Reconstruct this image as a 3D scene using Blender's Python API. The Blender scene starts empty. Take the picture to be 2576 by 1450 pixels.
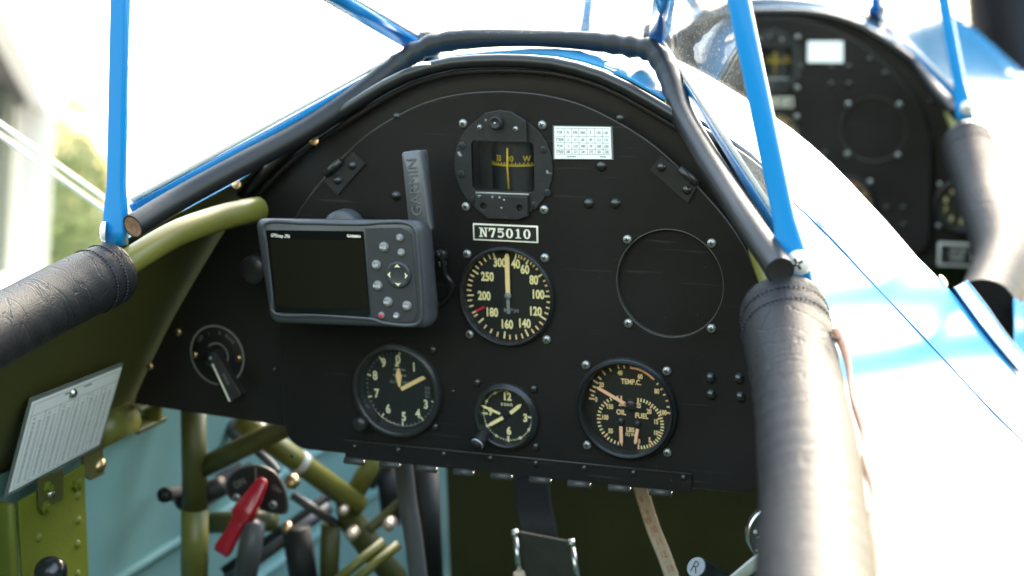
import bpy, bmesh, math, random
import numpy as np
from mathutils import Matrix, Vector

random.seed(7)
rng = np.random.default_rng(7)
SC = bpy.context.scene
COL = SC.collection

# ------------------------------------------------------------------ camera, sky, sun, exposure
# The aircraft frame is in millimetres: X to its right, Y forward, Z up, origin on the rear panel.
PITCH = math.radians(13.0)                 # the aircraft sits on its tail wheel, nose up
LIFT = np.array([0.0, 0.0, 2.15])          # the panel's height over the ground
MW = np.array([[1, 0, 0], [0, math.cos(PITCH), -math.sin(PITCH)], [0, math.sin(PITCH), math.cos(PITCH)]])
CAM = np.array([444.054, -1108.968, 270.010])
YAW, CPITCH, ROLL = (math.radians(a) for a in (-21.6308, -12.4408, -1.5772))
LENS = 56.8268
FPX = LENS / 36 * 2576                     # photograph coordinates used below: 2576 x 1450


def cam_axes():
    cy, sy, cp, sp = math.cos(YAW), math.sin(YAW), math.cos(CPITCH), math.sin(CPITCH)
    f = np.array([sy * cp, cy * cp, sp])
    r = np.array([cy, -sy, 0.0])
    u = np.cross(r, f)
    c, s = math.cos(ROLL), math.sin(ROLL)
    return c * r + s * u, -s * r + c * u, f


CR, CU, CF = cam_axes()


def world(p):
    return MW @ (np.asarray(p, float) / 1000.0) + LIFT


cam = bpy.data.cameras.new('camera')
cam_ob = bpy.data.objects.new('camera', cam)
COL.objects.link(cam_ob)
SC.camera = cam_ob
cam.lens = LENS
cam.sensor_width = 36
cam.clip_start, cam.clip_end = 0.02, 5000
cam.dof.use_dof = True
cam.dof.focus_distance = 1.12
cam.dof.aperture_fstop = 5.0
m = np.eye(4)
m[:3, 0], m[:3, 1], m[:3, 2], m[:3, 3] = MW @ CR, MW @ CU, -(MW @ CF), world(CAM)
cam_ob.matrix_world = Matrix(m.tolist())

SUN_EL, SUN_AZ = math.radians(44), math.radians(4)      # azimuth from +Y, clockwise
w = bpy.data.worlds.new('World')
SC.world = w
w.use_nodes = True
nt = w.node_tree
bg = nt.nodes['Background']
sky = nt.nodes.new('ShaderNodeTexSky')
sky.sky_type = 'NISHITA'
sky.sun_disc = False
sky.sun_elevation = SUN_EL
sky.sun_rotation = SUN_AZ
sky.air_density = 2.2
sky.dust_density = 4.0
sky.ozone_density = 1.0
nt.links.new(sky.outputs[0], bg.inputs[0])
bg.inputs[1].default_value = 0.15

sun = bpy.data.lights.new('sun', 'SUN')
sun.energy = 0.5
sun.angle = math.radians(30)
sun.color = (1.0, 0.95, 0.88)
sun_ob = bpy.data.objects.new('sun', sun)
COL.objects.link(sun_ob)
sd = Vector((math.sin(SUN_AZ) * math.cos(SUN_EL), math.cos(SUN_AZ) * math.cos(SUN_EL), math.sin(SUN_EL)))
sun_ob.rotation_euler = sd.to_track_quat('Z', 'Y').to_euler()
sun_ob.location = (0, 0, 10)

SC.view_settings.view_transform = 'Standard'
SC.view_settings.look = 'None'
SC.view_settings.gamma = 1.0
SC.view_settings.exposure = 2.85
SC.view_settings.use_curve_mapping = False
SC.cycles.max_bounces = 8
SC.cycles.transparent_max_bounces = 16
SC.cycles.use_denoising = True


# ------------------------------------------------------------------ photogrammetry: a photo point on a known real plane
def ray(x, y):
    return CF + CR * ((x - 1288) / FPX) - CU * ((y - 725) / FPX)


def at(x, y, Y):
    d = ray(x, y)
    return CAM + d * ((Y - CAM[1]) / d[1])


def atx(x, y, X):
    d = ray(x, y)
    return CAM + d * ((X - CAM[0]) / d[0])


def uv(x, y, w=0.0, Y0=0.0):
    p = at(x, y, Y0 - w)
    return np.array([p[0], p[2]])


# ------------------------------------------------------------------ materials
def mat(name, color, rough=0.5, metal=0.0, spec=0.5, coat=0.0, var=0.0, vscale=40, bump=0.0, bscale=300, dust=0.0,
        dscale=500, dcol=(0.35, 0.35, 0.33), rvar=0.0, streak=None, scratch=0.0):
    m = bpy.data.materials.new(name)
    m.use_nodes = True
    n, l = m.node_tree.nodes, m.node_tree.links
    b = n['Principled BSDF']
    b.inputs['Base Color'].default_value = (*color, 1)
    b.inputs['Roughness'].default_value = rough
    b.inputs['Metallic'].default_value = metal
    b.inputs['Specular IOR Level'].default_value = spec
    b.inputs['Coat Weight'].default_value = coat
    b.inputs['Coat Roughness'].default_value = 0.06
    tc = n.new('ShaderNodeTexCoord')
    src = tc.outputs['Object']
    if streak:
        mp = n.new('ShaderNodeMapping')
        mp.inputs['Scale'].default_value = streak
        l.new(src, mp.inputs['Vector'])
        src = mp.outputs['Vector']
    out = None
    if var:
        t = n.new('ShaderNodeTexNoise')
        t.inputs['Scale'].default_value = vscale
        t.inputs['Detail'].default_value = 5
        l.new(src, t.inputs['Vector'])
        mx = n.new('ShaderNodeMix')
        mx.data_type = 'RGBA'
        mx.inputs['A'].default_value = (*[c * (1 - var) for c in color], 1)
        mx.inputs['B'].default_value = (*[min(1, c * (1 + var)) for c in color], 1)
        l.new(t.outputs['Fac'], mx.inputs['Factor'])
        out = mx.outputs['Result']
        if rvar:
            mr = n.new('ShaderNodeMapRange')
            mr.inputs['From Min'].default_value, mr.inputs['From Max'].default_value = 0.3, 0.7
            mr.inputs['To Min'].default_value, mr.inputs['To Max'].default_value = rough - rvar, rough + rvar
            l.new(t.outputs['Fac'], mr.inputs['Value'])
            l.new(mr.outputs['Result'], b.inputs['Roughness'])
    if dust:
        t2 = n.new('ShaderNodeTexNoise')
        t2.inputs['Scale'].default_value = dscale
        t2.inputs['Detail'].default_value = 2
        l.new(tc.outputs['Object'], t2.inputs['Vector'])
        cr = n.new('ShaderNodeValToRGB')
        cr.color_ramp.elements[0].position = 1 - dust
        cr.color_ramp.elements[1].position = min(1, 1 - dust + 0.07)
        l.new(t2.outputs['Fac'], cr.inputs['Fac'])
        mx2 = n.new('ShaderNodeMix')
        mx2.data_type = 'RGBA'
        mx2.inputs['A'].default_value = (*color, 1)
        mx2.inputs['B'].default_value = (*dcol, 1)
        if out:
            l.new(out, mx2.inputs['A'])
        l.new(cr.outputs['Color'], mx2.inputs['Factor'])
        out = mx2.outputs['Result']
    if scratch:
        mp2 = n.new('ShaderNodeMapping'); mp2.inputs['Rotation'].default_value = (0, math.radians(38), 0); mp2.inputs['Scale'].default_value = (3.0, 20, 90)
        l.new(tc.outputs['Object'], mp2.inputs['Vector'])
        t4 = n.new('ShaderNodeTexNoise'); t4.inputs['Scale'].default_value = 5.0; t4.inputs['Detail'].default_value = 2
        l.new(mp2.outputs['Vector'], t4.inputs['Vector'])
        c4 = n.new('ShaderNodeMapRange'); c4.inputs['From Min'].default_value, c4.inputs['From Max'].default_value = 0.66, 0.72; c4.inputs['To Max'].default_value = scratch
        l.new(t4.outputs['Fac'], c4.inputs['Value'])
        mx4 = n.new('ShaderNodeMix'); mx4.data_type = 'RGBA'; mx4.inputs['B'].default_value = (*dcol, 1)
        l.new(out, mx4.inputs['A']); l.new(c4.outputs[0], mx4.inputs['Factor']); out = mx4.outputs['Result']
    if out:
        l.new(out, b.inputs['Base Color'])
    if bump:
        t3 = n.new('ShaderNodeTexNoise')
        t3.inputs['Scale'].default_value = bscale
        t3.inputs['Detail'].default_value = 4
        l.new(src, t3.inputs['Vector'])
        bp = n.new('ShaderNodeBump')
        bp.inputs['Strength'].default_value = bump
        bp.inputs['Distance'].default_value = 0.001
        l.new(t3.outputs['Fac'], bp.inputs['Height'])
        l.new(bp.outputs['Normal'], b.inputs['Normal'])
    return m


def leather_mat():
    m = mat('black_leather', (0.0135, 0.0135, 0.015), 0.48, spec=0.22, coat=0.0, var=0.35, vscale=25)
    n, l = m.node_tree.nodes, m.node_tree.links
    b = n['Principled BSDF']
    b.inputs['Coat Roughness'].default_value = 0.3
    b.inputs['Coat IOR'].default_value = 1.7
    tc = [x for x in n if x.bl_idname == 'ShaderNodeTexCoord'][0]
    v = n.new('ShaderNodeTexVoronoi')
    v.inputs['Scale'].default_value = 900
    l.new(tc.outputs['Object'], v.inputs['Vector'])
    # long soft creases across the roll
    no = n.new('ShaderNodeTexNoise')
    no.inputs['Scale'].default_value = 17
    no.inputs['Detail'].default_value = 3.5
    no.inputs['Distortion'].default_value = 0.5
    mp = n.new('ShaderNodeMapping')
    mp.inputs['Scale'].default_value = (1.0, 2.6, 1.0)
    l.new(tc.outputs['Object'], mp.inputs['Vector'])
    l.new(mp.outputs['Vector'], no.inputs['Vector'])
    ab = n.new('ShaderNodeMath'); ab.operation = 'SUBTRACT'; ab.inputs[1].default_value = 0.5
    l.new(no.outputs['Fac'], ab.inputs[0])
    ab2 = n.new('ShaderNodeMath'); ab2.operation = 'ABSOLUTE'
    l.new(ab.outputs[0], ab2.inputs[0])
    mn = n.new('ShaderNodeMath'); mn.operation = 'MINIMUM'; mn.inputs[1].default_value = 0.022
    l.new(ab2.outputs[0], mn.inputs[0])
    b1 = n.new('ShaderNodeBump'); b1.inputs['Strength'].default_value = 0.7; b1.inputs['Distance'].default_value = 0.02
    l.new(mn.outputs[0], b1.inputs['Height'])
    b2 = n.new('ShaderNodeBump'); b2.inputs['Strength'].default_value = 0.4; b2.inputs['Distance'].default_value = 0.0006
    l.new(v.outputs['Distance'], b2.inputs['Height'])
    l.new(b1.outputs['Normal'], b2.inputs['Normal'])
    l.new(b2.outputs['Normal'], b.inputs['Normal'])
    return m


def glass_mat(name, dust=0.0, tint=(0.96, 0.98, 0.98), rough=0.0, refl=1.0):
    m = bpy.data.materials.new(name)
    m.use_nodes = True
    n, l = m.node_tree.nodes, m.node_tree.links
    n.remove(n['Principled BSDF'])
    out = n['Material Output']
    tr = n.new('ShaderNodeBsdfTransparent'); tr.inputs[0].default_value = (*tint, 1)
    gl = n.new('ShaderNodeBsdfGlossy'); gl.inputs['Roughness'].default_value = rough
    fr = n.new('ShaderNodeLayerWeight'); fr.inputs['Blend'].default_value = 0.5
    pw = n.new('ShaderNodeMath'); pw.operation = 'POWER'; pw.inputs[1].default_value = 5.0
    l.new(fr.outputs['Facing'], pw.inputs[0])
    mul = n.new('ShaderNodeMath'); mul.operation = 'MULTIPLY_ADD'; mul.inputs[1].default_value = 0.9 * refl; mul.inputs[2].default_value = 0.035 * refl
    l.new(pw.outputs[0], mul.inputs[0])
    mx = n.new('ShaderNodeMixShader')
    l.new(mul.outputs[0], mx.inputs[0]); l.new(tr.outputs[0], mx.inputs[1]); l.new(gl.outputs[0], mx.inputs[2])
    last = mx.outputs[0]
    if dust:
        tc = n.new('ShaderNodeTexCoord')
        t = n.new('ShaderNodeTexNoise'); t.inputs['Scale'].default_value = 700; t.inputs['Detail'].default_value = 1
        l.new(tc.outputs['Object'], t.inputs['Vector'])
        t2 = n.new('ShaderNodeTexNoise'); t2.inputs['Scale'].default_value = 14; t2.inputs['Detail'].default_value = 3
        l.new(tc.outputs['Object'], t2.inputs['Vector'])
        r1 = n.new('ShaderNodeMapRange')
        r1.inputs['From Min'].default_value, r1.inputs['From Max'].default_value = 0.66, 0.74
        l.new(t.outputs['Fac'], r1.inputs['Value'])
        r2 = n.new('ShaderNodeMapRange')
        r2.inputs['From Min'].default_value, r2.inputs['From Max'].default_value = 0.35, 0.75
        r2.inputs['To Max'].default_value = dust
        l.new(t2.outputs['Fac'], r2.inputs['Value'])
        ad = n.new('ShaderNodeMath'); ad.operation = 'MULTIPLY_ADD'; ad.inputs[1].default_value = 0.5
        l.new(r1.outputs[0], ad.inputs[0]); l.new(r2.outputs[0], ad.inputs[2])
        df = n.new('ShaderNodeBsdfDiffuse'); df.inputs[0].default_value = (0.6, 0.6, 0.58, 1)
        tl = n.new('ShaderNodeBsdfTranslucent'); tl.inputs[0].default_value = (0.6, 0.6, 0.58, 1)
        dm = n.new('ShaderNodeMixShader'); dm.inputs[0].default_value = 0.5
        l.new(df.outputs[0], dm.inputs[1]); l.new(tl.outputs[0], dm.inputs[2])
        mx2 = n.new('ShaderNodeMixShader')
        l.new(ad.outputs[0], mx2.inputs[0]); l.new(last, mx2.inputs[1]); l.new(dm.outputs[0], mx2.inputs[2])
        last = mx2.outputs[0]
    l.new(last, out.inputs['Surface'])
    return m


M = dict(
    panel=mat('black_panel_paint', (0.0118, 0.0106, 0.0104), 0.45, spec=0.2, var=0.4, vscale=9, bump=0.12, bscale=900, dust=0.25, dscale=330, dcol=(0.11, 0.105, 0.1), scratch=0.16, rvar=0.08),
    panel2=mat('black_bulkhead_paint', (0.0135, 0.0117, 0.011), 0.4, spec=0.35, var=0.3, vscale=10, bump=0.1, bscale=700, dust=0.22, dscale=400, dcol=(0.05, 0.05, 0.05)),
    bezel=mat('black_bezel_paint', (0.02, 0.02, 0.0205), 0.3, spec=0.45, var=0.3, vscale=90, bump=0.15, bscale=700, dust=0.27, dscale=500, dcol=(0.1, 0.1, 0.1)),
    worn=mat('worn_grey_black_casting', (0.023, 0.0233, 0.0245), 0.42, spec=0.3, var=0.3, vscale=60, bump=0.25, bscale=500, dust=0.3, dscale=160, dcol=(0.3, 0.3, 0.3)),
    dial=mat('dial_black', (0.0035, 0.0035, 0.0038), 0.55, var=0.2, vscale=80),
    greydial=mat('dial_charcoal', (0.013, 0.0135, 0.0145), 0.6, spec=0.3),
    cream=mat('luminous_cream', (0.85, 0.7, 0.34), 0.6, var=0.12, vscale=300),
    creampale=mat('luminous_pale', (0.72, 0.66, 0.42), 0.6, var=0.12, vscale=300),
    orange=mat('luminous_orange', (0.85, 0.58, 0.27), 0.6, var=0.1, vscale=300),
    salmon=mat('luminous_salmon', (0.9, 0.46, 0.28), 0.6, var=0.12, vscale=300),
    greymark=mat('grey_marking', (0.2, 0.2, 0.19), 0.6),
    yellow=mat('compass_yellow', (0.42, 0.29, 0.008), 0.6, var=0.2, vscale=400),
    compass_bg=mat('compass_fluid_back', (0.008, 0.0105, 0.012), 0.5, var=0.5, vscale=60),
    red=mat('red_paint', (0.33, 0.004, 0.018), 0.22, coat=0.5, var=0.15, vscale=60, bump=0.1, bscale=200),
    redmark=mat('red_marking', (0.6, 0.01, 0.03), 0.5),
    white=mat('white_paint', (0.82, 0.78, 0.66), 0.5),
    paper=mat('white_paper', (0.55, 0.55, 0.57), 0.5, var=0.04, vscale=60),
    brightpaper=mat('bright_white_paper', (0.92, 0.92, 0.92), 0.4, var=0.03, vscale=60),
    antenna=mat('grey_antenna_plastic', (0.1, 0.103, 0.11), 0.45, var=0.06, vscale=60),
    nickel=mat('dull_nickel', (0.78, 0.75, 0.72), 0.35, metal=0.3, var=0.1, vscale=200),
    edge=mat('worn_panel_edge', (0.05, 0.047, 0.043), 0.4, spec=0.4, var=0.5, vscale=120),  # lighter than the panel: paints in the sky light on its edges
    ink=mat('grey_ink', (0.2, 0.2, 0.21), 0.6),
    inkdark=mat('black_ink', (0.02, 0.02, 0.025), 0.6),
    laminate=mat('laminate_edge', (0.16, 0.19, 0.18), 0.15, spec=0.6),
    screw=mat('zinc_screw', (0.36, 0.37, 0.35), 0.38, metal=0.75, var=0.35, vscale=500),
    blackscrew=mat('black_screw', (0.012, 0.012, 0.012), 0.28, spec=0.7, var=0.3, vscale=300),
    slot=mat('slot_dark', (0.006, 0.006, 0.006), 0.7),
    brass=mat('brass', (0.62, 0.42, 0.22), 0.32, metal=1.0, var=0.2, vscale=300),
    steel=mat('polished_steel', (0.62, 0.6, 0.57), 0.2, metal=1.0, var=0.1, vscale=200),
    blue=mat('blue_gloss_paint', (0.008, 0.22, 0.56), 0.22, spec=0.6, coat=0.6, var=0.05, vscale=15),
    bluedeck=mat('blue_deck_paint', (0.045, 0.27, 0.54), 0.1, spec=0.5, coat=0.5, var=0.05, vscale=8),
    bluegap=mat('blue_seam_shadow', (0.004, 0.12, 0.3), 0.5),
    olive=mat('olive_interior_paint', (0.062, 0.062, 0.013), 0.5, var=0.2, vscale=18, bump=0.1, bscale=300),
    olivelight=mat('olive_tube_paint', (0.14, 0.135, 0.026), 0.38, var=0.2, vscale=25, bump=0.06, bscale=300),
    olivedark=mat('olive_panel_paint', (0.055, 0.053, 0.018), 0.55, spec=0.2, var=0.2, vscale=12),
    green=mat('green_bracket_paint', (0.115, 0.13, 0.008), 0.5, var=0.12, vscale=40, bump=0.25, bscale=500),
    teal=mat('teal_doped_fabric', (0.2, 0.37, 0.36), 0.6, var=0.22, vscale=8, bump=0.15, bscale=1200),
    rubber=mat('black_rubber', (0.009, 0.009, 0.0095), 0.3, spec=0.5),
    vinyl=mat('black_vinyl', (0.011, 0.0112, 0.0125), 0.4, spec=0.4, var=0.2, vscale=30, bump=0.25, bscale=90),
    gps=mat('charcoal_plastic', (0.046, 0.05, 0.057), 0.42, spec=0.5, var=0.08, vscale=60, bump=0.12, bscale=1600),
    gpskey=mat('keypad_plastic', (0.03, 0.032, 0.037), 0.5, var=0.08, vscale=60),
    button=mat('grey_button_rubber', (0.17, 0.17, 0.175), 0.35),
    screenglass=mat('black_screen_glass', (0.006, 0.006, 0.006), 0.1, spec=0.5),
    lcd=mat('unlit_lcd', (0.0095, 0.009, 0.0055), 0.28, spec=0.15, var=0.2, vscale=15),
    greymetal=mat('dark_grey_tube', (0.07, 0.07, 0.072), 0.4, spec=0.5, var=0.2, vscale=30),
    black=mat('matt_black', (0.008, 0.008, 0.009), 0.6),
    web=mat('black_webbing', (0.012, 0.011, 0.011), 0.8, bump=0.5, bscale=900),
    canvas=mat('dark_green_canvas', (0.022, 0.024, 0.016), 0.8, bump=0.4, bscale=700, var=0.3, vscale=60),
    tape=mat('cream_scale_tape', (0.5, 0.42, 0.31), 0.6, var=0.15, vscale=60),
    tapered=mat('scale_red_print', (0.42, 0.09, 0.08), 0.6),
    cord=mat('tan_lacing_cord', (0.42, 0.2, 0.12), 0.6, var=0.3, vscale=120),
    thread=mat('dark_thread', (0.012, 0.013, 0.025), 0.7),
    cad=mat('cream_plated_bolt', (0.55, 0.44, 0.34), 0.35, metal=0.6),
    cork=mat('frayed_brown_core', (0.2, 0.115, 0.065), 0.8, var=0.9, vscale=220, bump=0.8, bscale=400),
    engine=mat('dark_engine_metal', (0.02, 0.022, 0.035), 0.35, metal=0.3, var=0.5, vscale=20),
    wire=mat('cream_streamline_wire', (0.75, 0.72, 0.58), 0.4),
    wall=mat('white_render', (0.8, 0.79, 0.77), 0.8, var=0.08, vscale=2),
    eave=mat('grey_eave_board', (0.05, 0.05, 0.042), 0.7, var=0.2, vscale=2),
    gutter=mat('pale_gutter', (0.5, 0.5, 0.47), 0.5),
    frame=mat('grey_green_window_frame', (0.17, 0.2, 0.17), 0.6),
    windowdark=mat('dark_window_glass', (0.02, 0.022, 0.024), 0.15),
    bounce_ground=mat('worn_asphalt_and_grass', (0.055, 0.06, 0.045), 0.9, var=0.15, vscale=0.8, bump=0.2, bscale=12),
    concrete=mat('bounce_concrete', (0.4, 0.395, 0.38), 0.85, var=0.15, vscale=0.8, bump=0.2, bscale=12),
    bark=mat('bark', (0.1, 0.075, 0.05), 0.9, var=0.3, vscale=10),
    leaf=mat('leaf_green', (0.16, 0.2, 0.06), 0.6, var=0.4, vscale=3),
    leaf2=mat('leaf_pale_green', (0.2, 0.23, 0.09), 0.6, var=0.4, vscale=3),
    glass=glass_mat('windshield_glass', dust=0.07),
    dialglass=glass_mat('instrument_glass', refl=0.9),
)
M['leather'] = leather_mat()


# ------------------------------------------------------------------ mesh builder (aircraft millimetres)
def nrm(v):
    v = np.asarray(v, float)
    return v / (np.linalg.norm(v) or 1)


class Fr:
    """A local frame: o origin, x right, y up, z towards the viewer."""
    def __init__(s, o, x=(1, 0, 0), y=(0, 0, 1)):
        s.o = np.asarray(o, float); s.x = nrm(x)
        y = np.asarray(y, float); y = y - s.x * (y @ s.x); s.y = nrm(y); s.z = np.cross(s.x, s.y)

    def __call__(s, u, v, w=0.0):
        return s.o + s.x * u + s.y * v + s.z * w

    def rot(s, deg):
        a = math.radians(deg); c, d = math.cos(a), math.sin(a)
        return Fr(s.o, s.x * c + s.y * d, s.y * c - s.x * d)

    def off(s, u, v, w=0.0):
        return Fr(s(u, v, w), s.x, s.y)


def PF(Y0=0.0, u=0.0, v=0.0, w=0.0):
    return Fr((u, Y0 - w, v))


_text = {}


def text_geo(s, bold=0.0, ext=0.0):
    k = (s, bold, ext)
    if k not in _text:
        c = bpy.data.curves.new('lettering', 'FONT')
        c.body = s; c.size = 1.0; c.offset = bold; c.resolution_u = 3; c.extrude = ext
        o = bpy.data.objects.new('lettering', c)
        me = bpy.data.meshes.new_from_object(o)
        v = np.array([x.co[:] for x in me.vertices]) if len(me.vertices) else np.zeros((0, 3))
        f = [list(p.vertices) for p in me.polygons]
        bpy.data.objects.remove(o); bpy.data.curves.remove(c); bpy.data.meshes.remove(me)
        _text[k] = (v, f)
    return _text[k]


def plate_geo(outline, holes, t, bevel=0.0):
    """A flat plate with holes: filled 2D curve, extruded and bevelled. Returns verts (u, v, w in 0..t) and faces."""
    c = bpy.data.curves.new('plate', 'CURVE')
    c.dimensions = '2D'; c.fill_mode = 'BOTH'; c.extrude = max(0.0, t / 2 - bevel); c.bevel_depth = bevel; c.bevel_resolution = 1
    if bevel: c.offset = -bevel
    for pts in [outline] + list(holes):
        sp = c.splines.new('POLY'); sp.points.add(len(pts) - 1); sp.use_cyclic_u = True
        for q, p in zip(sp.points, pts): q.co = (p[0], p[1], 0, 1)
    o = bpy.data.objects.new('plate', c)
    me = bpy.data.meshes.new_from_object(o)
    v = np.array([x.co[:] for x in me.vertices]); f = [list(p.vertices) for p in me.polygons]
    bpy.data.objects.remove(o); bpy.data.curves.remove(c); bpy.data.meshes.remove(me)
    v[:, 2] += t / 2
    return v, f


def circ(u, v, r, n=48):
    return [(u + r * math.cos(2 * math.pi * i / n), v + r * math.sin(2 * math.pi * i / n)) for i in range(n)]


def rpoly(c, r, n=6):
    """Polygon with rounded corners."""
    c = [np.asarray(p, float) for p in c]; out = []
    for i, p in enumerate(c):
        a, b = c[i - 1], c[(i + 1) % len(c)]
        da, db = nrm(a - p), nrm(b - p)
        rr = r[i] if isinstance(r, (list, tuple)) else r
        if rr <= 0: out.append(p); continue
        p0, p1 = p + da * rr, p + db * rr
        for k in range(n + 1):
            t = k / n; out.append((1 - t) ** 2 * p0 + 2 * t * (1 - t) * p + t * t * p1)
    return [tuple(x) for x in out]


def spline(P, n=8, closed=False):
    P = [np.asarray(p, float) for p in P]; out = []; N = len(P)
    for i in range(N if closed else N - 1):
        if closed: p0, p1, p2, p3 = P[i - 1], P[i], P[(i + 1) % N], P[(i + 2) % N]
        else: p0, p1, p2, p3 = P[max(0, i - 1)], P[i], P[i + 1], P[min(N - 1, i + 2)]
        for k in range(n):
            t = k / n
            out.append(0.5 * (2 * p1 + (p2 - p0) * t + (2 * p0 - 5 * p1 + 4 * p2 - p3) * t * t + (3 * p1 - p0 - 3 * p2 + p3) * t ** 3))
    if not closed: out.append(P[-1])
    return out


class MB:
    def __init__(s, *mats):
        s.v, s.f, s.mi, s.sm, s.mats = [], [], [], [], list(mats)

    def slot(s, m):
        if m is None: return 0
        if m not in s.mats: s.mats.append(m)
        return s.mats.index(m)

    def add(s, v, f, m=None, smooth=True):
        b = len(s.v); i = s.slot(m)
        s.v.extend(np.asarray(p, float) for p in v)
        for q in f:
            s.f.append([b + k for k in q]); s.mi.append(i); s.sm.append(smooth)
        return s

    def box(s, fr, su, sv, sw, m=None, bevel=0.0, c=(0, 0, 0), smooth=False):
        bm = bmesh.new(); bmesh.ops.create_cube(bm, size=1)
        for q in bm.verts: q.co = (q.co.x * su, q.co.y * sv, q.co.z * sw)
        if bevel:
            bmesh.ops.bevel(bm, geom=list(bm.edges), offset=bevel, segments=2, affect='EDGES', profile=0.5)
        bm.verts.index_update()
        v = [fr(q.co.x + c[0], q.co.y + c[1], q.co.z + c[2]) for q in bm.verts]
        f = [[q.index for q in p.verts] for p in bm.faces]
        bm.free()
        return s.add(v, f, m, smooth or bevel > 0)

    def bar(s, p0, p1, w, t, up=(0, 0, 1), m=None, bevel=0.0):
        """A flat bar from p0 to p1, w wide (sideways), t thick (along up)."""
        p0, p1 = np.asarray(p0, float), np.asarray(p1, float)
        y = p1 - p0; L = np.linalg.norm(y); z = np.asarray(up, float)
        x = nrm(np.cross(y, z))
        fr = Fr((p0 + p1) / 2, x, y)
        return s.box(fr, w, L, t, m, bevel)

    def rings(s, R, m=None, cap0=True, cap1=True, smooth=True, closed=True):
        n = len(R[0]); v = [p for r in R for p in r]; f = []
        for i in range(len(R) - 1):
            for k in range(n if closed else n - 1):
                a, b = i * n + k, i * n + (k + 1) % n
                f.append([a, b, b + n, a + n])
        if cap0: f.append(list(range(n))[::-1])
        if cap1: f.append([(len(R) - 1) * n + k for k in range(n)])
        return s.add(v, f, m, smooth)

    def tube(s, path, r, seg=14, m=None, caps=True, flat=1.0, up=None, closed=False):
        P = [np.asarray(p, float) for p in path]; n = len(P); R = []
        t0 = nrm(P[1] - P[0]); x = np.cross(t0, (0, 0, 1) if abs(t0[2]) < .9 else (0, 1, 0))
        if up is not None: x = np.cross(t0, up)
        x = nrm(x)
        for i in range(n):
            if closed: t = nrm(P[(i + 1) % n] - P[i - 1])
            else: t = nrm(P[min(n - 1, i + 1)] - P[max(0, i - 1)])
            x = nrm(x - t * (x @ t)); y = np.cross(t, x)
            rr = r(i / (n - 1)) if callable(r) else (r[i] if isinstance(r, (list, tuple, np.ndarray)) else r)
            R.append([P[i] + rr * (x * math.cos(a) + y * flat * math.sin(a)) for a in [2 * math.pi * k / seg for k in range(seg)]])
        if closed: R.append(R[0])
        s.rings(R, m, caps and not closed, caps and not closed)
        return R

    def lathe(s, prof, fr, seg=48, m=None, a0=0, a1=360, smooth=True):
        full = abs(a1 - a0) >= 360; n = seg if full else seg + 1
        R = []
        for (r, w) in prof:
            R.append([fr(r * math.cos(a), r * math.sin(a), w) for a in [math.radians(a0 + (a1 - a0) * k / seg) for k in range(n)]])
        return s.rings(R, m, False, False, smooth, closed=full)

    def disc(s, fr, r, w=0.0, m=None, n=48, u=0, v=0):
        return s.add([fr(u + r * math.cos(2 * math.pi * k / n), v + r * math.sin(2 * math.pi * k / n), w) for k in range(n)], [list(range(n))], m, False)

    def dome(s, fr, r, h, m=None, seg=16, base=0.0):
        p = [(r, base)] + [(r * math.cos(a), base + h * math.sin(a)) for a in [math.pi / 2 * k / 5 for k in range(6)]]
        p[-1] = (1e-3, base + h)
        return s.lathe(p, fr, seg, m)

    def poly(s, fr, pts, w=0.0, m=None):
        return s.add([fr(p[0], p[1], w) for p in pts], [list(range(len(pts)))], m, False)

    def slab(s, fr, pts, w0, w1, m=None, smooth=False):
        n = len(pts)
        v = [fr(p[0], p[1], w0) for p in pts] + [fr(p[0], p[1], w1) for p in pts]
        f = [[k, (k + 1) % n, (k + 1) % n + n, k + n] for k in range(n)] + [list(range(n))[::-1], [k + n for k in range(n)]]
        return s.add(v, f, m, smooth)

    def rect(s, fr, u, v, du, dv, w=0.0, m=None, rot=0.0):
        a = math.radians(rot); c, d = math.cos(a), math.sin(a)
        P = [(u + x * c - y * d, v + x * d + y * c) for x, y in ((-du / 2, -dv / 2), (du / 2, -dv / 2), (du / 2, dv / 2), (-du / 2, dv / 2))]
        return s.poly(fr, P, w, m)

    def seg2(s, fr, a, b, width, w=0.0, m=None, tip=None):
        """A flat stroke from a to b; tip = width at b."""
        a, b = np.asarray(a, float), np.asarray(b, float); d = nrm(b - a); n = np.array([-d[1], d[0]]); tip = width if tip is None else tip
        P = [a - n * width / 2, b - n * tip / 2, b + n * tip / 2, a + n * width / 2]
        return s.poly(fr, P, w, m)

    def text(s, fr, string, u, v, h, w=0.0, m=None, sx=1.0, bold=0.02, rot=0.0, align='c', depth=0.0, shear=0.0):
        g, f = text_geo(string, bold, depth)
        if not len(g): return s
        lo, hi = g.min(0), g.max(0)
        k = h / 0.70
        x = (g[:, 0] - ((lo[0] + hi[0]) / 2 if align == 'c' else lo[0])) * k * sx
        y = (g[:, 1] - (0.35 if align == 'c' else 0)) * k
        x = x + shear * y
        a = math.radians(rot); c, d = math.cos(a), math.sin(a)
        V = [fr(u + p * c - q * d, v + p * d + q * c, w + zz * k) for p, q, zz in zip(x, y, g[:, 2])]
        return s.add(V, f, m, False)

    def plate(s, fr, outline, holes, t, m=None, bevel=0.0):
        v, f = plate_geo(outline, holes, t, bevel)
        return s.add([fr(*p) for p in v], f, m, False)

    def obj(s, name, parent=None, base=None):
        return make_object(name, s, parent, base)


BASE = {}


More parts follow.
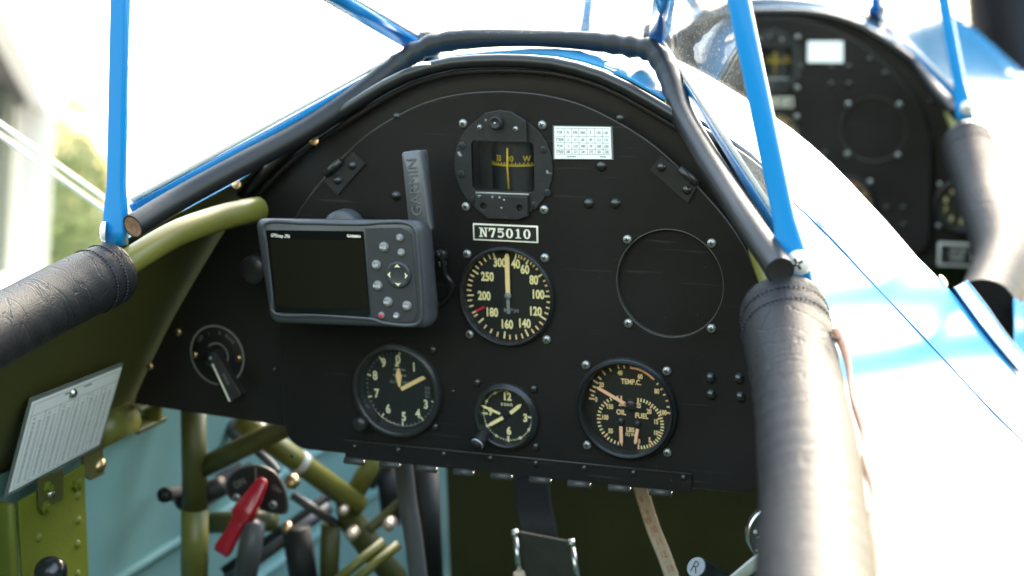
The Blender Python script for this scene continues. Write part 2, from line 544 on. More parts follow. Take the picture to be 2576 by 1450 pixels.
def make_object(name, mb, parent=None, base=None):
    me = bpy.data.meshes.new(name)
    b = BASE[parent.name] if parent is not None else np.asarray(base if base is not None else np.mean(mb.v, axis=0))
    V = (np.array(mb.v) - b) / 1000.0
    me.from_pydata(V.tolist(), [], mb.f)
    for mm in mb.mats: me.materials.append(mm)
    me.polygons.foreach_set('material_index', mb.mi)
    me.polygons.foreach_set('use_smooth', mb.sm)
    me.update()
    o = bpy.data.objects.new(name, me); COL.objects.link(o)
    if parent is not None:
        o.parent = parent
    else:
        place(o, b)
    BASE[o.name] = b
    return o


def place(o, b):
    mm = np.eye(4); mm[:3, :3] = MW; mm[:3, 3] = world(b)
    o.matrix_world = Matrix(mm.tolist())


def thing(name, label, cat, base=(0, 0, 0), group=None):
    o = bpy.data.objects.new(name, None); COL.objects.link(o); o.empty_display_size = 0.02
    place(o, base); BASE[o.name] = np.asarray(base, float)
    return tag(o, label, cat, group)


def tag(o, label, cat=None, group=None, kind=None):
    if label: o['label'] = label
    if cat: o['category'] = cat
    if group: o['group'] = group
    if kind: o['kind'] = kind
    return o


_shared = {}


def inst(name, key, parent, p, build, fr=None):
    """A repeated small part sharing one mesh: key names the mesh, build(mb) makes it round the origin."""
    if key not in _shared:
        mb = MB(); build(mb)
        me = bpy.data.meshes.new(key); me.from_pydata((np.array(mb.v) / 1000).tolist(), [], mb.f)
        for mm in mb.mats: me.materials.append(mm)
        me.polygons.foreach_set('material_index', mb.mi); me.polygons.foreach_set('use_smooth', mb.sm); me.update()
        _shared[key] = me
    o = bpy.data.objects.new(name, _shared[key]); COL.objects.link(o); o.parent = parent
    mm = np.eye(4)
    if fr is not None:
        mm[:3, 0], mm[:3, 1], mm[:3, 2] = fr.x, fr.y, fr.z
    mm[:3, 3] = (np.asarray(p) - BASE[parent.name]) / 1000
    o.matrix_local = Matrix(mm.tolist())
    BASE[o.name] = BASE[parent.name]
    return o


Z0 = Fr((0, 0, 0), (1, 0, 0), (0, 1, 0))


def b_phillips(mb, r=3.4, m='screw'):
    mb.lathe([(r, 0), (r, .6), (r * .88, 1.5), (r * .6, 2.1), (1e-3, 2.4)], Z0, 18, M[m])
    for a in (25, 115):
        mb.box(Z0.rot(a), r * 1.0, r * .26, .5, M['slot'], c=(0, 0, 2.2))


def b_round(mb, r=3.9, m='blackscrew'):
    mb.dome(Z0, r, r * .72, M[m], 18, .2)


def screws(parent, pts, kind='phillips', Y0=0.0, w=0.0, scale=1.0, name='screw'):
    for i, (x, y) in enumerate(pts):
        u, v = uv(x, y, w, Y0)
        screw_uv(parent, u, v, kind, Y0, w, scale, name, i)


def screw_uv(parent, u, v, kind='phillips', Y0=0.0, w=0.0, scale=1.0, name='screw', i=0):
    fr = PF(Y0, u, v, w).rot((u * 37 + v * 53) % 90)
    fn = {'phillips': lambda mb: b_phillips(mb, 3.4 * scale), 'round': lambda mb: b_round(mb, 3.9 * scale),
          'brass': lambda mb: b_phillips(mb, 3.2 * scale, 'brass'), 'dark': lambda mb: b_phillips(mb, 3.2 * scale, 'blackscrew')}[kind]
    return inst(name, f'{name}_{kind}_{scale}', parent, fr.o, fn, fr)


# ================================================================== THE AIRCRAFT
YF = 925.0     # the front cockpit's panel plane
S_REAR = [(0, 183), (40, 181), (80, 171), (115, 154), (150, 134), (185, 112), (220, 83), (250, 50), (285, 3), (318, -45), (348, -95),
          (378, -150), (402, -210), (418, -280), (425, -380), (420, -520), (380, -640), (0, -680)]
S_FRONT = [(0, 168), (40, 167), (80, 160), (115, 147), (152, 124), (188, 98), (220, 72), (250, 43), (285, 2), (318, -45), (348, -95),
           (378, -150), (402, -210), (418, -280), (425, -380), (420, -520), (380, -640), (0, -680)]
S_NOSE = [(0, 150), (40, 148), (85, 136), (130, 113), (165, 87), (197, 60), (226, 33), (262, 2), (296, -40), (326, -85), (352, -130),
          (378, -180), (402, -225), (418, -285), (425, -380), (420, -520), (380, -640), (0, -680)]


def resample(P, n=72):
    P = np.array(spline(P, 6)); d = np.r_[0, np.cumsum(np.linalg.norm(np.diff(P, axis=0), axis=1))]
    # finer near the top deck
    t = np.linspace(0, 1, n) * d[-1]
    return np.c_[np.interp(t, d, P[:, 0]), np.interp(t, d, P[:, 1])]


RS, RF, RN = resample(S_REAR), resample(S_FRONT), resample(S_NOSE)


def section(Y):
    if Y <= 12: return RS
    if Y <= YF:
        t = (Y - 12) / (YF - 12); return RS * (1 - t) + RF * t
    t = min(1, (Y - YF) / 700); return RF * (1 - t) + RN * t


def surf_hit(x, y, t0=600, t1=3500):
    """Where the line of sight meets the fuselage skin's right or left upper side."""
    d = ray(x, y); d = d / (d @ CF)
    for t in np.arange(t0, t1, 2.0):
        p = CAM + d * t; s = section(p[1])
        k = 48
        xs, zs = s[:k, 0], s[:k, 1]
        # inside when below the section line at |x|
        if abs(p[0]) < xs[-1]:
            if p[2] < np.interp(abs(p[0]), xs, zs): return p
    return None


def edge_rear(z):
    return np.interp(-z, [-200, -113, -103, -80, -60, 15, 50, 60, 700], [12, 12, 8, -28, -150, -400, -740, -1500, -1500])


def edge_cut(z):
    return np.interp(-z, [-200, -119, -80, -61, -38, -11, 7, 27, 50, 110, 111], [158, 158, 154, 155, 165, 176, 193, 212, 230, 300, 1600])


def edge_front(z):
    return np.interp(-z, [-200, -110, -105, -80, -60, 15, 60, 78, 90, 110], [YF + 12, YF + 12, YF, YF - 50, YF - 115, YF - 310, YF - 400, 420, 340, 300])


craft = thing('biplane', 'blue open cockpit biplane fuselage with olive interior around the black instrument panels', 'airplane', (0, 0, -680))


def skin_piece(name, ya, yb, kmax, ny, parent, k0=0):
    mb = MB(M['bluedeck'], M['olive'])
    for side in (1, -1):
        out, inn = [], []
        for k in range(k0, kmax):
            z = max(RS[k, 1], -109.9)
            a, b = ya(z), yb(z)
            row, ri = [], []
            for j in range(ny):
                Y = a + (b - a) * j / (ny - 1); s = section(Y)
                p = s[k]; q = s[min(k + 1, len(s) - 1)] - s[max(k - 1, 0)]
                nn = nrm((-q[1], q[0])) if True else 0
                nn = np.array([-q[1], q[0]]); nn = nn / (np.linalg.norm(nn) or 1)
                if nn[1] < 0 and k < 20: nn = -nn
                row.append((side * p[0], Y, p[1])); ri.append((side * (p[0] - nn[0] * 1.6), Y, p[1] - nn[1] * 1.6))
            out.append(row); inn.append(ri)
        nk = len(out)
        v = [p for r in out for p in r]; f = []
        for i in range(nk - 1):
            for j in range(ny - 1):
                q = [i * ny + j, i * ny + j + 1, (i + 1) * ny + j + 1, (i + 1) * ny + j]
                f.append(q if side > 0 else q[::-1])
        mb.add(v, f, M['bluedeck'], True)
        v2 = [p for r in inn for p in r]
        mb.add(v2, [q[::-1] for q in f], M['olive'], True)
        for j in (0, ny - 1):        # the sheet's cut edges
            e = [out[i][j] for i in range(nk)]; e2 = [inn[i][j] for i in range(nk)]
            mb.add(e + e2, [[i, i + 1, nk + i + 1, nk + i] for i in range(nk - 1)], M['bluedeck'], False)
    return mb.obj(name, parent)


K_OPEN = next(k for k in range(len(RS)) if RS[k, 1] < -110)
skin_piece('rear_deck_skin', edge_rear, edge_cut, K_OPEN + 1, 46, craft)
skin_piece('front_deck_skin', edge_front, lambda z: 1750.0, K_OPEN + 1, 40, craft)
skin_piece('aft_deck_skin', lambda z: -1500.0, lambda z: -760.0 - max(0.0, z) * .6, K_OPEN + 1, 12, craft)
# below the openings the outside is painted blue, inside it is teal doped fabric


def lower_skin():
    mb = MB(M['bluedeck'], M['teal'])
    for side in (1, -1):
        ys = np.linspace(-1500, 1750, 40); v = []; v2 = []
        ks = list(range(K_OPEN, len(RS)))
        for k in ks:
            for Y in ys:
                p = section(Y)[k]; v.append((side * p[0], Y, p[1])); v2.append((side * p[0] * .985, Y, p[1] + (6 if p[1] < -600 else 0)))
        n = len(ys); f = []
        for i in range(len(ks) - 1):
            for j in range(n - 1):
                q = [i * n + j, i * n + j + 1, (i + 1) * n + j + 1, (i + 1) * n + j]; f.append(q if side > 0 else q[::-1])
        mb.add(v, f, M['bluedeck']); mb.add(v2, [q[::-1] for q in f], M['teal'])
    return mb.obj('side_fabric', craft)


lower_skin()


# seam lines and fasteners on the deck
def surf_line(pts):
    out = []
    for x, y in pts:
        p = surf_hit(x, y)
        if p is not None: out.append(p)
    return out


seam = surf_line([(1990, 507), (2050, 562), (2110, 622), (2170, 688), (2230, 752), (2290, 815), (2340, 868), (2400, 934), (2450, 988), (2510, 1050), (2572, 1112)])
mb = MB(); mb.tube(spline(seam, 4), 1.1, 8, M['bluegap']); mb.obj('panel_seam', craft)


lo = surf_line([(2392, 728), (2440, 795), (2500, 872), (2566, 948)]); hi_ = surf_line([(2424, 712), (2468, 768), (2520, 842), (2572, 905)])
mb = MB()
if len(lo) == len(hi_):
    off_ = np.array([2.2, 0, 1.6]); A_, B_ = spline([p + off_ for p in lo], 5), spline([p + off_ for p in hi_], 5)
    mb.add(A_ + B_, [[i, i + 1, len(A_) + i + 1, len(A_) + i] for i in range(len(A_) - 1)], M['blue']); mb.tube(A_, .9, 6, M['bluegap']); mb.tube(B_, 1.2, 6, M['blue']); mb.obj('shade_strip', craft)  # darker blue strip over the skin paints in the coaming's shade


def b_fast(mb): mb.dome(Z0, 5.5, 2.0, M['nickel'], 18, 0.2)


for x, y in [(2064, 560), (2136, 494), (2312, 815), (2372, 708), (1538, 168), (1064, 165), (2560, 1072), (2540, 183)]:
    p = surf_hit(x, y)
    if p is not None:
        s = section(p[1]); k = int(np.argmin(np.abs(s[:48, 0] - abs(p[0])))); q = s[k + 1] - s[k - 1]
        n3 = nrm((-q[1] * np.sign(p[0] or 1), 0, q[0])); n3 = n3 if n3[2] > 0 else -n3
        inst('fastener', 'deck_fastener', craft, p + n3 * .3, b_fast, Fr(p, (0, 1, 0), np.cross(n3, (0, 1, 0))))


# bulkheads: the fixed black frames round both panels
def section_arch(sec, zmin, inset, n=60):
    pts = [(p[0], p[1]) for p in sec if p[1] > zmin]
    c = np.array([0, -60.0]); out = []
    for p in pts:
        p = np.array(p); d = nrm(p - c); out.append(p - d * inset)
    return out


def bulkhead(name, Y, sec, zmin, low, hole, rim_r):
    arch = section_arch(sec, zmin, 6)
    right = [tuple(p) for p in arch] + [(arch[-1][0] + 4, low), (150, low - 10)]
    outline = [(-p[0], p[1]) for p in right[::-1]][:-1] + right
    fr = PF(Y)
    mb = MB(M['panel2']); mb.plate(fr, outline, [hole] if hole else [], 2.5, M['panel2'], 0.4); mb.obj(name, craft)
    # rolled rubber bead on the cowl's edge, with a flatter inner lip
    def inset(d):
        out = []
        for k in range(len(sec)):
            if sec[k, 1] < 62: break
            q = sec[min(k + 1, len(sec) - 1)] - sec[max(k - 1, 0)]; n = nrm((q[1], -q[0])); out.append(sec[k] + n * d)
        return [(-p[0], p[1]) for p in out[::-1]][:-1] + [tuple(p) for p in out]
    mb = MB(); mb.tube([(p[0], Y - 15, p[1]) for p in inset(rim_r + .6)], rim_r, 12, M['rubber']); mb.obj('rim_bead', craft)
    mb = MB(); mb.tube([(p[0], Y - 10, p[1]) for p in inset(rim_r + 8.0)], 2.6, 10, M['panel2']); mb.obj('rim_lip', craft)


PANEL_HALF = [(0, 155), (30, 153), (60, 146.5), (88, 134.5), (112, 120.5), (132, 104.5), (152, 85), (170, 65), (184, 44), (192.5, 22), (197, 2), (199, -25), (199, -106)]


def panel_outline():
    r = spline(PANEL_HALF, 5)
    r = [(p[0], p[1]) for p in r] + rpoly([(199, -106), (199, -138), (150, -138)], [0, 22, 0])[1:]
    l = [(-p[0], p[1]) for p in r[::-1]]
    return l[:-1] + r if abs(l[-1][0]) < 1e-6 else l + r


hole_b = [(p[0] * .8, p[1] * .8) for p in panel_outline()]
bulkhead('cockpit_bulkhead', 17, RS, -112, -118, hole_b, 5.0)
bulkhead('cockpit_bulkhead', YF + 17, RF, -112, -150, [(p[0] * .8, p[1] * .8) for p in panel_outline()], 5.0)
screws(craft, [(449, 836), (378, 922)], 'brass', 17, 2.55, 1.0)
screws(craft, [(712, 862), (767, 880), (824, 880), (767, 913), (824, 917), (722, 1018), (690, 930)], 'round', 17, 2.55, .62)
screws(craft, [(1260, 185), (1370, 190)], 'round', 17, 2.55, .4)
screws(craft, [(2343, 228), (2343, 256), (2343, 341), (2340, 425), (2337, 508), (2335, 590)], 'round', YF + 17, 2.55, 1.0)


# cockpit edge tubes (olive) running into the leather rolls, both cockpits, both sides
def edge_tube(side, dy):
    pts = [(-246, -200, 40), (-243, -150, 44), (-238, -110, 52), (-230, -70, 58), (-217, -35, 64), (-203, -15, 66)]
    if side < 0 and dy == 0:
        pts = [at(285, 686, -166), at(335, 652, -148), at(440, 590, -105), at(540, 553, -65), at(610, 535, -40), at(650, 527, -22)]
    else:
        pts = [at(1966, 770, -160), at(1948, 716, -146), at(1934, 680, -128), at(1922, 648, -108), at(1914, 625, -92)] if dy == 0 else \
            [at(2434, 356, 761), at(2420, 336, 770), at(2408, 318, 780), at(2400, 298, 795), at(2394, 280, 810)]
        pts = [np.array((abs(p[0]) * side, p[1], p[2])) for p in pts]
    P = spline(pts, 6)
    P += [P[-1] + nrm(P[-1] - P[-2]) * 4]
    rr = [(10.0 if side < 0 else 8.5)] * (len(P) - 1) + [6.0]
    mb = MB(); mb.tube(P, rr, 18, M['olivelight']); mb.obj('edge_tube', craft)


for side in (-1, 1):
    edge_tube(side, 0); edge_tube(side, YF)

# screws that hold the cowl on the left, seen from inside
for x, y, Y in ((595, 465, -30), (790, 355, 0)):
    fr = Fr(at(x, y, Y), (0.75, 0.6, 0.2), (0.5, 0, 0.85))
    def bb(mb):
        mb.lathe([(3.2, -9), (3.2, -2), (3.6, -2), (3.6, 1.5), (2, 1.9), (1e-3, 2.1)], Z0, 8, M['brass'], smooth=False)
    inst('cowl_bolt', 'cowl_bolt', craft, fr.o, bb, Fr(fr.o, (0.86, 0.45, 0.2), (-.2, .2, .95)))


# truss tubes and fittings below the panel on the left
def rod(name, pts, r, m, seg=16, parent=craft, curve=True):
    P = [at(*p) for p in pts]
    if len(P) > 2 and curve: P = spline(P, 5)
    mb = MB(); mb.tube(P, r, seg, M[m]); return mb.obj(name, parent)


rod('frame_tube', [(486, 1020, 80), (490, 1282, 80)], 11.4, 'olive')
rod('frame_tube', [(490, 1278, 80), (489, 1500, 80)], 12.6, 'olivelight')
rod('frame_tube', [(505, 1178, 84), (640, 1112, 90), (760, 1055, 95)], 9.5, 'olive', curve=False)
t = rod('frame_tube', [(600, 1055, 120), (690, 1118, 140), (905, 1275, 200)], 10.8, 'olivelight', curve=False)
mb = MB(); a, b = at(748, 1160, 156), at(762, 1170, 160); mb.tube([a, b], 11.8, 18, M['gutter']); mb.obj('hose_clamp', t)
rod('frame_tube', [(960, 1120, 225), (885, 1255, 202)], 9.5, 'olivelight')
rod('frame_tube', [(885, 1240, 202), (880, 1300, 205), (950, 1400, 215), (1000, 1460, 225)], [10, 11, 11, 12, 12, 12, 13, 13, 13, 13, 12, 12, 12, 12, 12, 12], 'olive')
rod('frame_tube', [(832, 1320, 190), (826, 1500, 190)], 9.5, 'olive')
rod('grey_strut', [(560, 1050, 230), (625, 1130, 230)], 8, 'greymetal')
rod('grey_strut', [(655, 1140, 250), (745, 1040, 260)], 6, 'greymetal')
rod('grey_strut', [(1010, 1120, 300), (930, 1220, 290)], 7, 'greymetal')
rod('control_rod', [(205, 1430, 120), (443, 1296, 170), (640, 1180, 230)], 8.5, 'greymetal', curve=False)
rod('control_rod', [(210, 1395, 140), (440, 1268, 190), (610, 1178, 240)], 7, 'black', curve=False)
rod('control_rod', [(560, 1470, 150), (735, 1345, 200), (830, 1275, 230)], 6, 'greymetal', curve=False)
rod('control_rod', [(560, 1440, 170), (735, 1318, 220), (850, 1230, 250)], 5, 'black', curve=False)
rod('push_rod', [(735, 1245, 170), (845, 1318, 190)], 4.5, 'greymetal')
rod('fuel_line', [(640, 1130, 120), (675, 1160, 118), (700, 1190, 116)], 4, 'greymetal')
rod('trim_rod', [(830, 1475, 110), (966, 1362, 150)], 4.6, 'olivelight')
rod('trim_rod', [(875, 1475, 110), (1003, 1370, 150)], 4.6, 'olivelight')
rod('trim_rod', [(925, 1335, 190), (985, 1285, 205), (1020, 1255, 210)], 5, 'olive')
rod('vent_hose', [(1012, 1140, 110), (1024, 1250, 108), (1038, 1340, 104), (1056, 1480, 100)], 8.2, 'greymetal')
rod('bracket_column', [(1060, 1150, 150), (1075, 1480, 145)], 15, 'black')
rod('dark_bracket', [(745, 1330, 180), (770, 1500, 175)], 14, 'black')
rod('valve_stem', [(640, 1310, 110), (610, 1500, 110)], 11, 'greymetal')
rod('dark_bracket', [(455, 1262, 100), (560, 1222, 95)], 9, 'black')
rod('cross_tube', [(520, 1316, 120), (690, 1310, 125)], 10, 'olive')
rod('dark_bracket', [(970, 1165, 300), (985, 1320, 290)], 10, 'black')
# round bolts of the joint
for x, y, Y, r in ((884, 1346, 165, 6), (862, 1285, 175, 5), (978, 1322, 180, 6)):
    o = at(x, y, Y); fr = Fr(o, (1, 0.25, 0), (0, 0.1, 1))
    inst('joint_bolt', f'joint_bolt_{r}', craft, o, lambda mb: mb.lathe([(r, -12), (r, 1), (r * .8, 4), (r * .4, 5.6), (1e-3, 6)], Z0, 16, M['cad']), fr)
for x, y, Y, r in ((245, 1173, -40, 5), (735, 1215, 95, 5), (722, 1330, 105, 4)):
    o = at(x, y, Y); fr = Fr(o, (0.9, 0.4, 0), (0, 0.0, 1))
    inst('brass_bolt', f'brass_bolt_{r}', craft, o, lambda mb: mb.lathe([(r * 1.3, -6), (r * 1.3, 0), (r, 1), (r * .7, 4), (1e-3, 5)], Z0, 12, M['brass']), fr)
# open pipe end
mb = MB(); a, b = at(413, 1246, 60), at(455, 1238, 110); mb.tube([a, b], 7, 18, M['greymetal'], caps=False); mb.tube([a, b], 4.6, 18, M['black'], caps=True)
mb.obj('open_pipe', craft)
# left longeron with its clevis fitting
a, b = atx(240, 1090, -360), atx(320, 1053, -360)
mb = MB(); mb.tube([a, b], 14.5, 20, M['olivelight']); lon = mb.obj('longeron', craft)
mb = MB(); d = nrm(b - a)
fr = Fr(b + d * 22, d, (0.25, 0, 1))
mb.box(fr, 44, 5, 22, M['olive'], 1.2, c=(0, 10, 0)); mb.box(fr, 44, 5, 22, M['olive'], 1.2, c=(4, -11, 0)); mb.box(fr, 5, 22, 22, M['olivelight'], 1, c=(14, 0, 0))
mb.obj('clevis', lon)
# teal side: stringers under the fabric
for zz, xx in ((-300, 411), (-400, 417)):
    mb = MB(); mb.tube([(-xx, -400, zz), (-xx, 900, zz)], 5, 10, M['teal']); mb.obj('stringer', craft)
# floor, front wall and inner partition: olive sheet in the deep shade of the cockpit
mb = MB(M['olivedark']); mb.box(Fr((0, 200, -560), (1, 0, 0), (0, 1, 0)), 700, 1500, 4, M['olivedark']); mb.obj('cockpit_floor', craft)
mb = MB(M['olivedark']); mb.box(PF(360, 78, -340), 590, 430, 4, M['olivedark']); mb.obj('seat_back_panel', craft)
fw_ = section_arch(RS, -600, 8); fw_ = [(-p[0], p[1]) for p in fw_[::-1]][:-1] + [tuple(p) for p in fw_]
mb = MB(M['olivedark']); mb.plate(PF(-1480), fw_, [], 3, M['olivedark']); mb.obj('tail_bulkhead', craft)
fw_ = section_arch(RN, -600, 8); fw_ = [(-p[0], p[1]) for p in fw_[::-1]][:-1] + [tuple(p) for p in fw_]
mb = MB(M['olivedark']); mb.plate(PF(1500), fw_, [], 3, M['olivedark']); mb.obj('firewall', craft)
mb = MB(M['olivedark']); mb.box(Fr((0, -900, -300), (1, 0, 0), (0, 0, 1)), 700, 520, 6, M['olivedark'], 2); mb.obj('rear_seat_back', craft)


# ------------------------------------------------------------------ engine ahead of the front cockpit
def engine():
    o = at(2540, 60, 2050)
    mb = MB(); fr = Fr(o, (1, 0, 0.1), (0, 1, 0.0)).rot(0)
    prof = []
    for k in range(22):
        z = -150 + k * 15; prof += [(88, z), (88, z + 4), (74, z + 5), (74, z + 14)]
    prof += [(80, 182), (78, 230), (40, 262), (1e-3, 266)]
    mb.lathe([(1e-3, -152)] + prof, fr, 28, M['engine'], smooth=False)
    c = mb.obj('engine_cylinder', craft)
    mb = MB(); a, b = at(2420, 98, 1750), at(2428, 62, 1750); mb.tube([a, (a + b) / 2, b], [9, 7, 2], 12, M['engine']); mb.obj('cowl_vent_pipe', craft)


engine()
# unseen blue struts added forward on the right; their reflections band the deck cyan
for a, b, r_ in (((478, 1500, -500), (863, 1500, 750), 32), ((490, 1520, -500), (1130, 1520, 750), 33), ((560, 1510, 215), (725, 1510, -95), 20)):
    mb = MB(); mb.tube([a, b], r_, 18, M['blue'], flat=.45, up=(0, 1, 0)); mb.obj('reflection_strut', craft)
# flying wires to the left wing: a close pair
for k, (p, q) in enumerate((((-40, 283), (330, 548)), ((-40, 312), (330, 577)))):
    a, b = at(*p, 250), at(*q, 330)
    a, b = a + (a - b) * 1.2, b
    mb = MB(); mb.tube([a, b], 4.6, 10, M['wire'], flat=.5)
    o = mb.obj('bracing_wire'); tag(o, ['upper wire of the pale pair slanting past the white building', 'lower wire of the pale pair slanting past the white building'][k], 'wire', 'bracing wires')


# ------------------------------------------------------------------ windshields
def windshield(label, L, R, tubeL, tubeTop, tubeR, front, posts, scale=1.0):
    """posts: rear posts (bottom, top) left/right; front: front post (bottom, top) left/right."""
    (lb, lt), (rb, rt) = posts; (flb, flt), (frb, frt) = front
    o = thing('windshield', label, 'windshield', (flb + frb) / 2)
    for side, bt, tp in ((-1, lb, lt), (1, rb, rt)):
        mb = MB(); d = nrm(tp - bt)
        ax = nrm(np.cross(d, (0.0, -1, 0)))         # bar's broad face looks aft and inboard
        br = nrm(np.cross(d, ax))
        n = 22; R_ = []
        L_ = np.linalg.norm(tp - bt)
        for i in range(n):
            t = i / (n - 1); hw = 6.6 * scale
            sl = t * L_
            hw = (9.6 - 3.0 * np.clip((sl - 14) / 28, 0, 1)) * scale
            th = 3.8 * scale
            p = bt - d * 6 + d * (L_ + 6) * t
            prof = rpoly([(-hw, -th), (hw, -th), (hw, th), (-hw, th)], 2.2, 3)
            R_.append([p + ax * u + br * v for u, v in prof])
        mb.rings(R_, M['blue']); post = mb.obj('rear_post', o)
        # big round-headed screw at the foot
        sp = bt + d * 3 + br * (4.4 * scale) * (1 if (br @ np.array([0, -1, 0])) > 0 else -1) + ax * 3.5 * side * (1 if ax[0] > 0 else -1)
        zz = br if br @ np.array([0, -1, 0]) > 0 else -br
        fr = Fr(sp, np.cross(d, zz), d)
        if side > 0: sp = bt + d * 9 + zz * 5.0 + np.array([4.5, 0, 0]) * scale; fr = Fr(sp, np.cross(d, zz), d)
        if side < 0:
            zz = nrm((-.85, -.5, .1)); sp = bt + d * 3 + np.array([-6.5, -2, 0]) * scale; fr = Fr(sp, np.cross(d, zz), d)
        def bs(mb):
            mb.lathe([(8, 0), (8, .8), (7, 2.8), (4.6, 4.2), (1e-3, 4.9)], Z0, 24, M['nickel'])
            for a in (20, 110): mb.box(Z0.rot(a), 7.5, 1.5, .8, M['slot'], c=(0, 0, 4.4))
        inst('foot_screw', 'foot_screw', o, sp, bs, fr)
    for bt, tp, side in ((flb, flt, -1), (frb, frt, 1)):
        d = nrm(tp - bt); mb = MB()
        mb.tube([bt - d * 12, tp], 8.2 * scale, 4, M['blue'], up=(side * .8, 1, 0)); mb.obj('front_post', o)
        mb = MB(); e = nrm(np.array([side * -1.0, 1.2, 0])) * 5
        mb.tube([bt + e * 1.8 + d * -2, tp + e * 1.8], 2.2, 8, M['rubber']); mb.obj('pane_gasket', o)
        mb = MB(); mb.box(Fr(bt - d * 8, (1, 0, 0), (0, 0, 1)), 22 * scale, 26, 18, M['black'], 4); mb.obj('corner_block', o)
    mb = MB(); mb.tube([lt, flt], 4.5, 10, M['blue']); mb.tube([flt, frt], 4.5, 10, M['blue']); mb.tube([frt, rt], 4.5, 10, M['blue']); mb.obj('top_frame', o)
    # glass
    def pane(a, b, c, d, name):
        mb = MB(); a, b, c, d = (np.asarray(q) for q in (a, b, c, d))
        n = nrm(np.cross(b - a, d - a)) * 1.0
        v = [a - n, b - n, c - n, d - n, a + n, b + n, c + n, d + n]
        mb.add(v, [[0, 3, 2, 1], [4, 5, 6, 7], [0, 1, 5, 4], [1, 2, 6, 5], [2, 3, 7, 6], [3, 0, 4, 7]], M['glass'], False)
        return mb.obj(name, o)
    up = lambda bt, tp, k: bt + (tp - bt) * k
    pane(flb, frb, up(frb, frt, .98), up(flb, flt, .98), 'front_pane')
    pane(frb, rb, up(rb, rt, .98), up(frb, frt, .98), 'side_pane')
    pane(lb, flb, up(flb, flt, .98), up(lb, lt, .98), 'side_pane')
    # blue channels along the bottom of the side panes
    for a, b, side in ((lb, flb, -1), (rb, frb, 1)):
        mb = MB(); d = nrm(b - a); a2 = a + d * 16 + np.array([0, 0, 8 * scale]); b2 = b - d * 4 + np.array([0, 0, -1.5])
        xx = nrm(np.cross(d, (0, 0, 1))); zz = nrm(np.cross(xx, d)); RR = []
        for t_, hh in ((0, 5.0), (.25, 4.2), (.5, 2.8), (1, 1.6)):
            p_ = a2 + (b2 - a2) * t_ + zz * (1.5 - 2.5 * t_); RR.append([p_ + xx * u_ + zz * v_ for u_, v_ in rpoly([(-2, -hh), (2, -hh), (2, hh), (-2, hh)], .8, 2)])
        mb.rings(RR, M['blue']); mb.obj('bottom_channel', o)
        mb = MB(); a3, b3 = a2 + np.array([0, 0, 9.0]), b2 + np.array([0, 0, 2.5]); mb.tube([a3, b3], 1.8, 8, M['gutter']); mb.obj('pane_gasket', o)
    # padded roll round the windshield's foot
    P = spline(tubeL, 5)[:-1] + spline(tubeTop, 6)[:-1] + spline(tubeR, 5) if False else spline(list(tubeL) + list(tubeTop) + list(tubeR), 7)
    P = np.array(P); d = np.r_[0, np.cumsum(np.linalg.norm(np.diff(P, axis=0), axis=1))]
    T = np.linspace(0, d[-1], 170); P = np.c_[[np.interp(T, d, P[:, i]) for i in range(3)]].T
    cl, cr_ = [np.argmin(np.linalg.norm(P - c, axis=1)) for c in (tubeTop[0], tubeTop[-1])]
    rad = []
    for i in range(len(P)):
        wr = math.exp(-((i - cl) / 6.0) ** 2) + math.exp(-((i - cr_ + 3) / 7.0) ** 2)
        base = 8.9 - 2.2 * math.exp(-((i - (cl + cr_) / 2) / 14.0) ** 2)
        rad.append((base + wr * (1.2 * math.sin(i * 1.9) - .4)) * scale)
    mb = MB(); Rr = mb.tube(P.tolist(), rad, 16, M['vinyl'], caps=False)
    for e in (0, -1):
        ring = [P[e] + (np.array(q) - P[e]) * .86 for q in Rr[e]]; c = P[e] + (P[1] - P[0] if e == 0 else P[-2] - P[-1]) * .3
        n = len(ring); mb.add(ring + [c], [[k, (k + 1) % n, n] for k in range(n)], M['cork'] if e == 0 and c[0] < 0 else M['black'])
        mb.add(list(Rr[e]) + ring, [[k, (k + 1) % n, n + (k + 1) % n, n + k] for k in range(n)], M['vinyl'])
    mb.obj('padded_roll', o)
    return o


tubeL = [at(334, 571, -165), at(450, 500, -120), at(600, 418, -75), at(770, 326, -20), at(900, 240, 20), at(975, 183, 38)]
tubeTop = [at(1050, 130, 52), at(1115, 107, 60), at(1200, 98, 64), at(1290, 96, 66), at(1400, 99, 66), at(1500, 106, 63), at(1590, 118, 57), at(1645, 132, 50)]
tubeR = [at(1684, 190, 36), at(1716, 285, 5), at(1770, 384, -40), at(1822, 467, -80), at(1880, 558, -125), at(1946, 655, -165), at(1962, 682, -176)]
windshield('blue framed windshield on the nearer cockpit with dusty glass panes', None, None, tubeL, tubeTop, tubeR,
           ((at(1052, 112, 80), at(1052, 112, 80) + (at(862, 0, 0) - at(1052, 112, 80)) * 2.0), (at(1657, 96, 82), at(1657, 96, 82) + (at(1671, 0, 0) - at(1657, 96, 82)) * 2.0)),
           ((at(290, 592, -150), at(290, 592, -150) + (at(303, 0, -150) - at(290, 592, -150)) * 1.25), (at(2003, 692, -150), at(2003, 692, -150) + (at(1858, 0, -150) - at(2003, 692, -150)) * 1.25)))
Y2 = YF
fr_ = [np.array(p) for p in ((268, 637, 68), (240, 637, 225))]
f2 = lambda x, y, Y: at(x, y, Y)
tR2 = [f2(2296, 150, 938), f2(2330, 190, 898), f2(2362, 232, 853), f2(2412, 285, 775)]
tT2 = [f2(1790, 40, 1008), f2(1870, 12, 1023), f2(1980, 8, 1028), f2(2080, 22, 1023), f2(2160, 46, 1006), f2(2215, 78, 985)]
mir = lambda p: np.array([-p[0], p[1], p[2]])
tL2 = [mir(p) for p in tR2[::-1]]
wfb = f2(2205, 30, 1000); wft = wfb + (f2(2204, -60, 938) - wfb) * 1.6
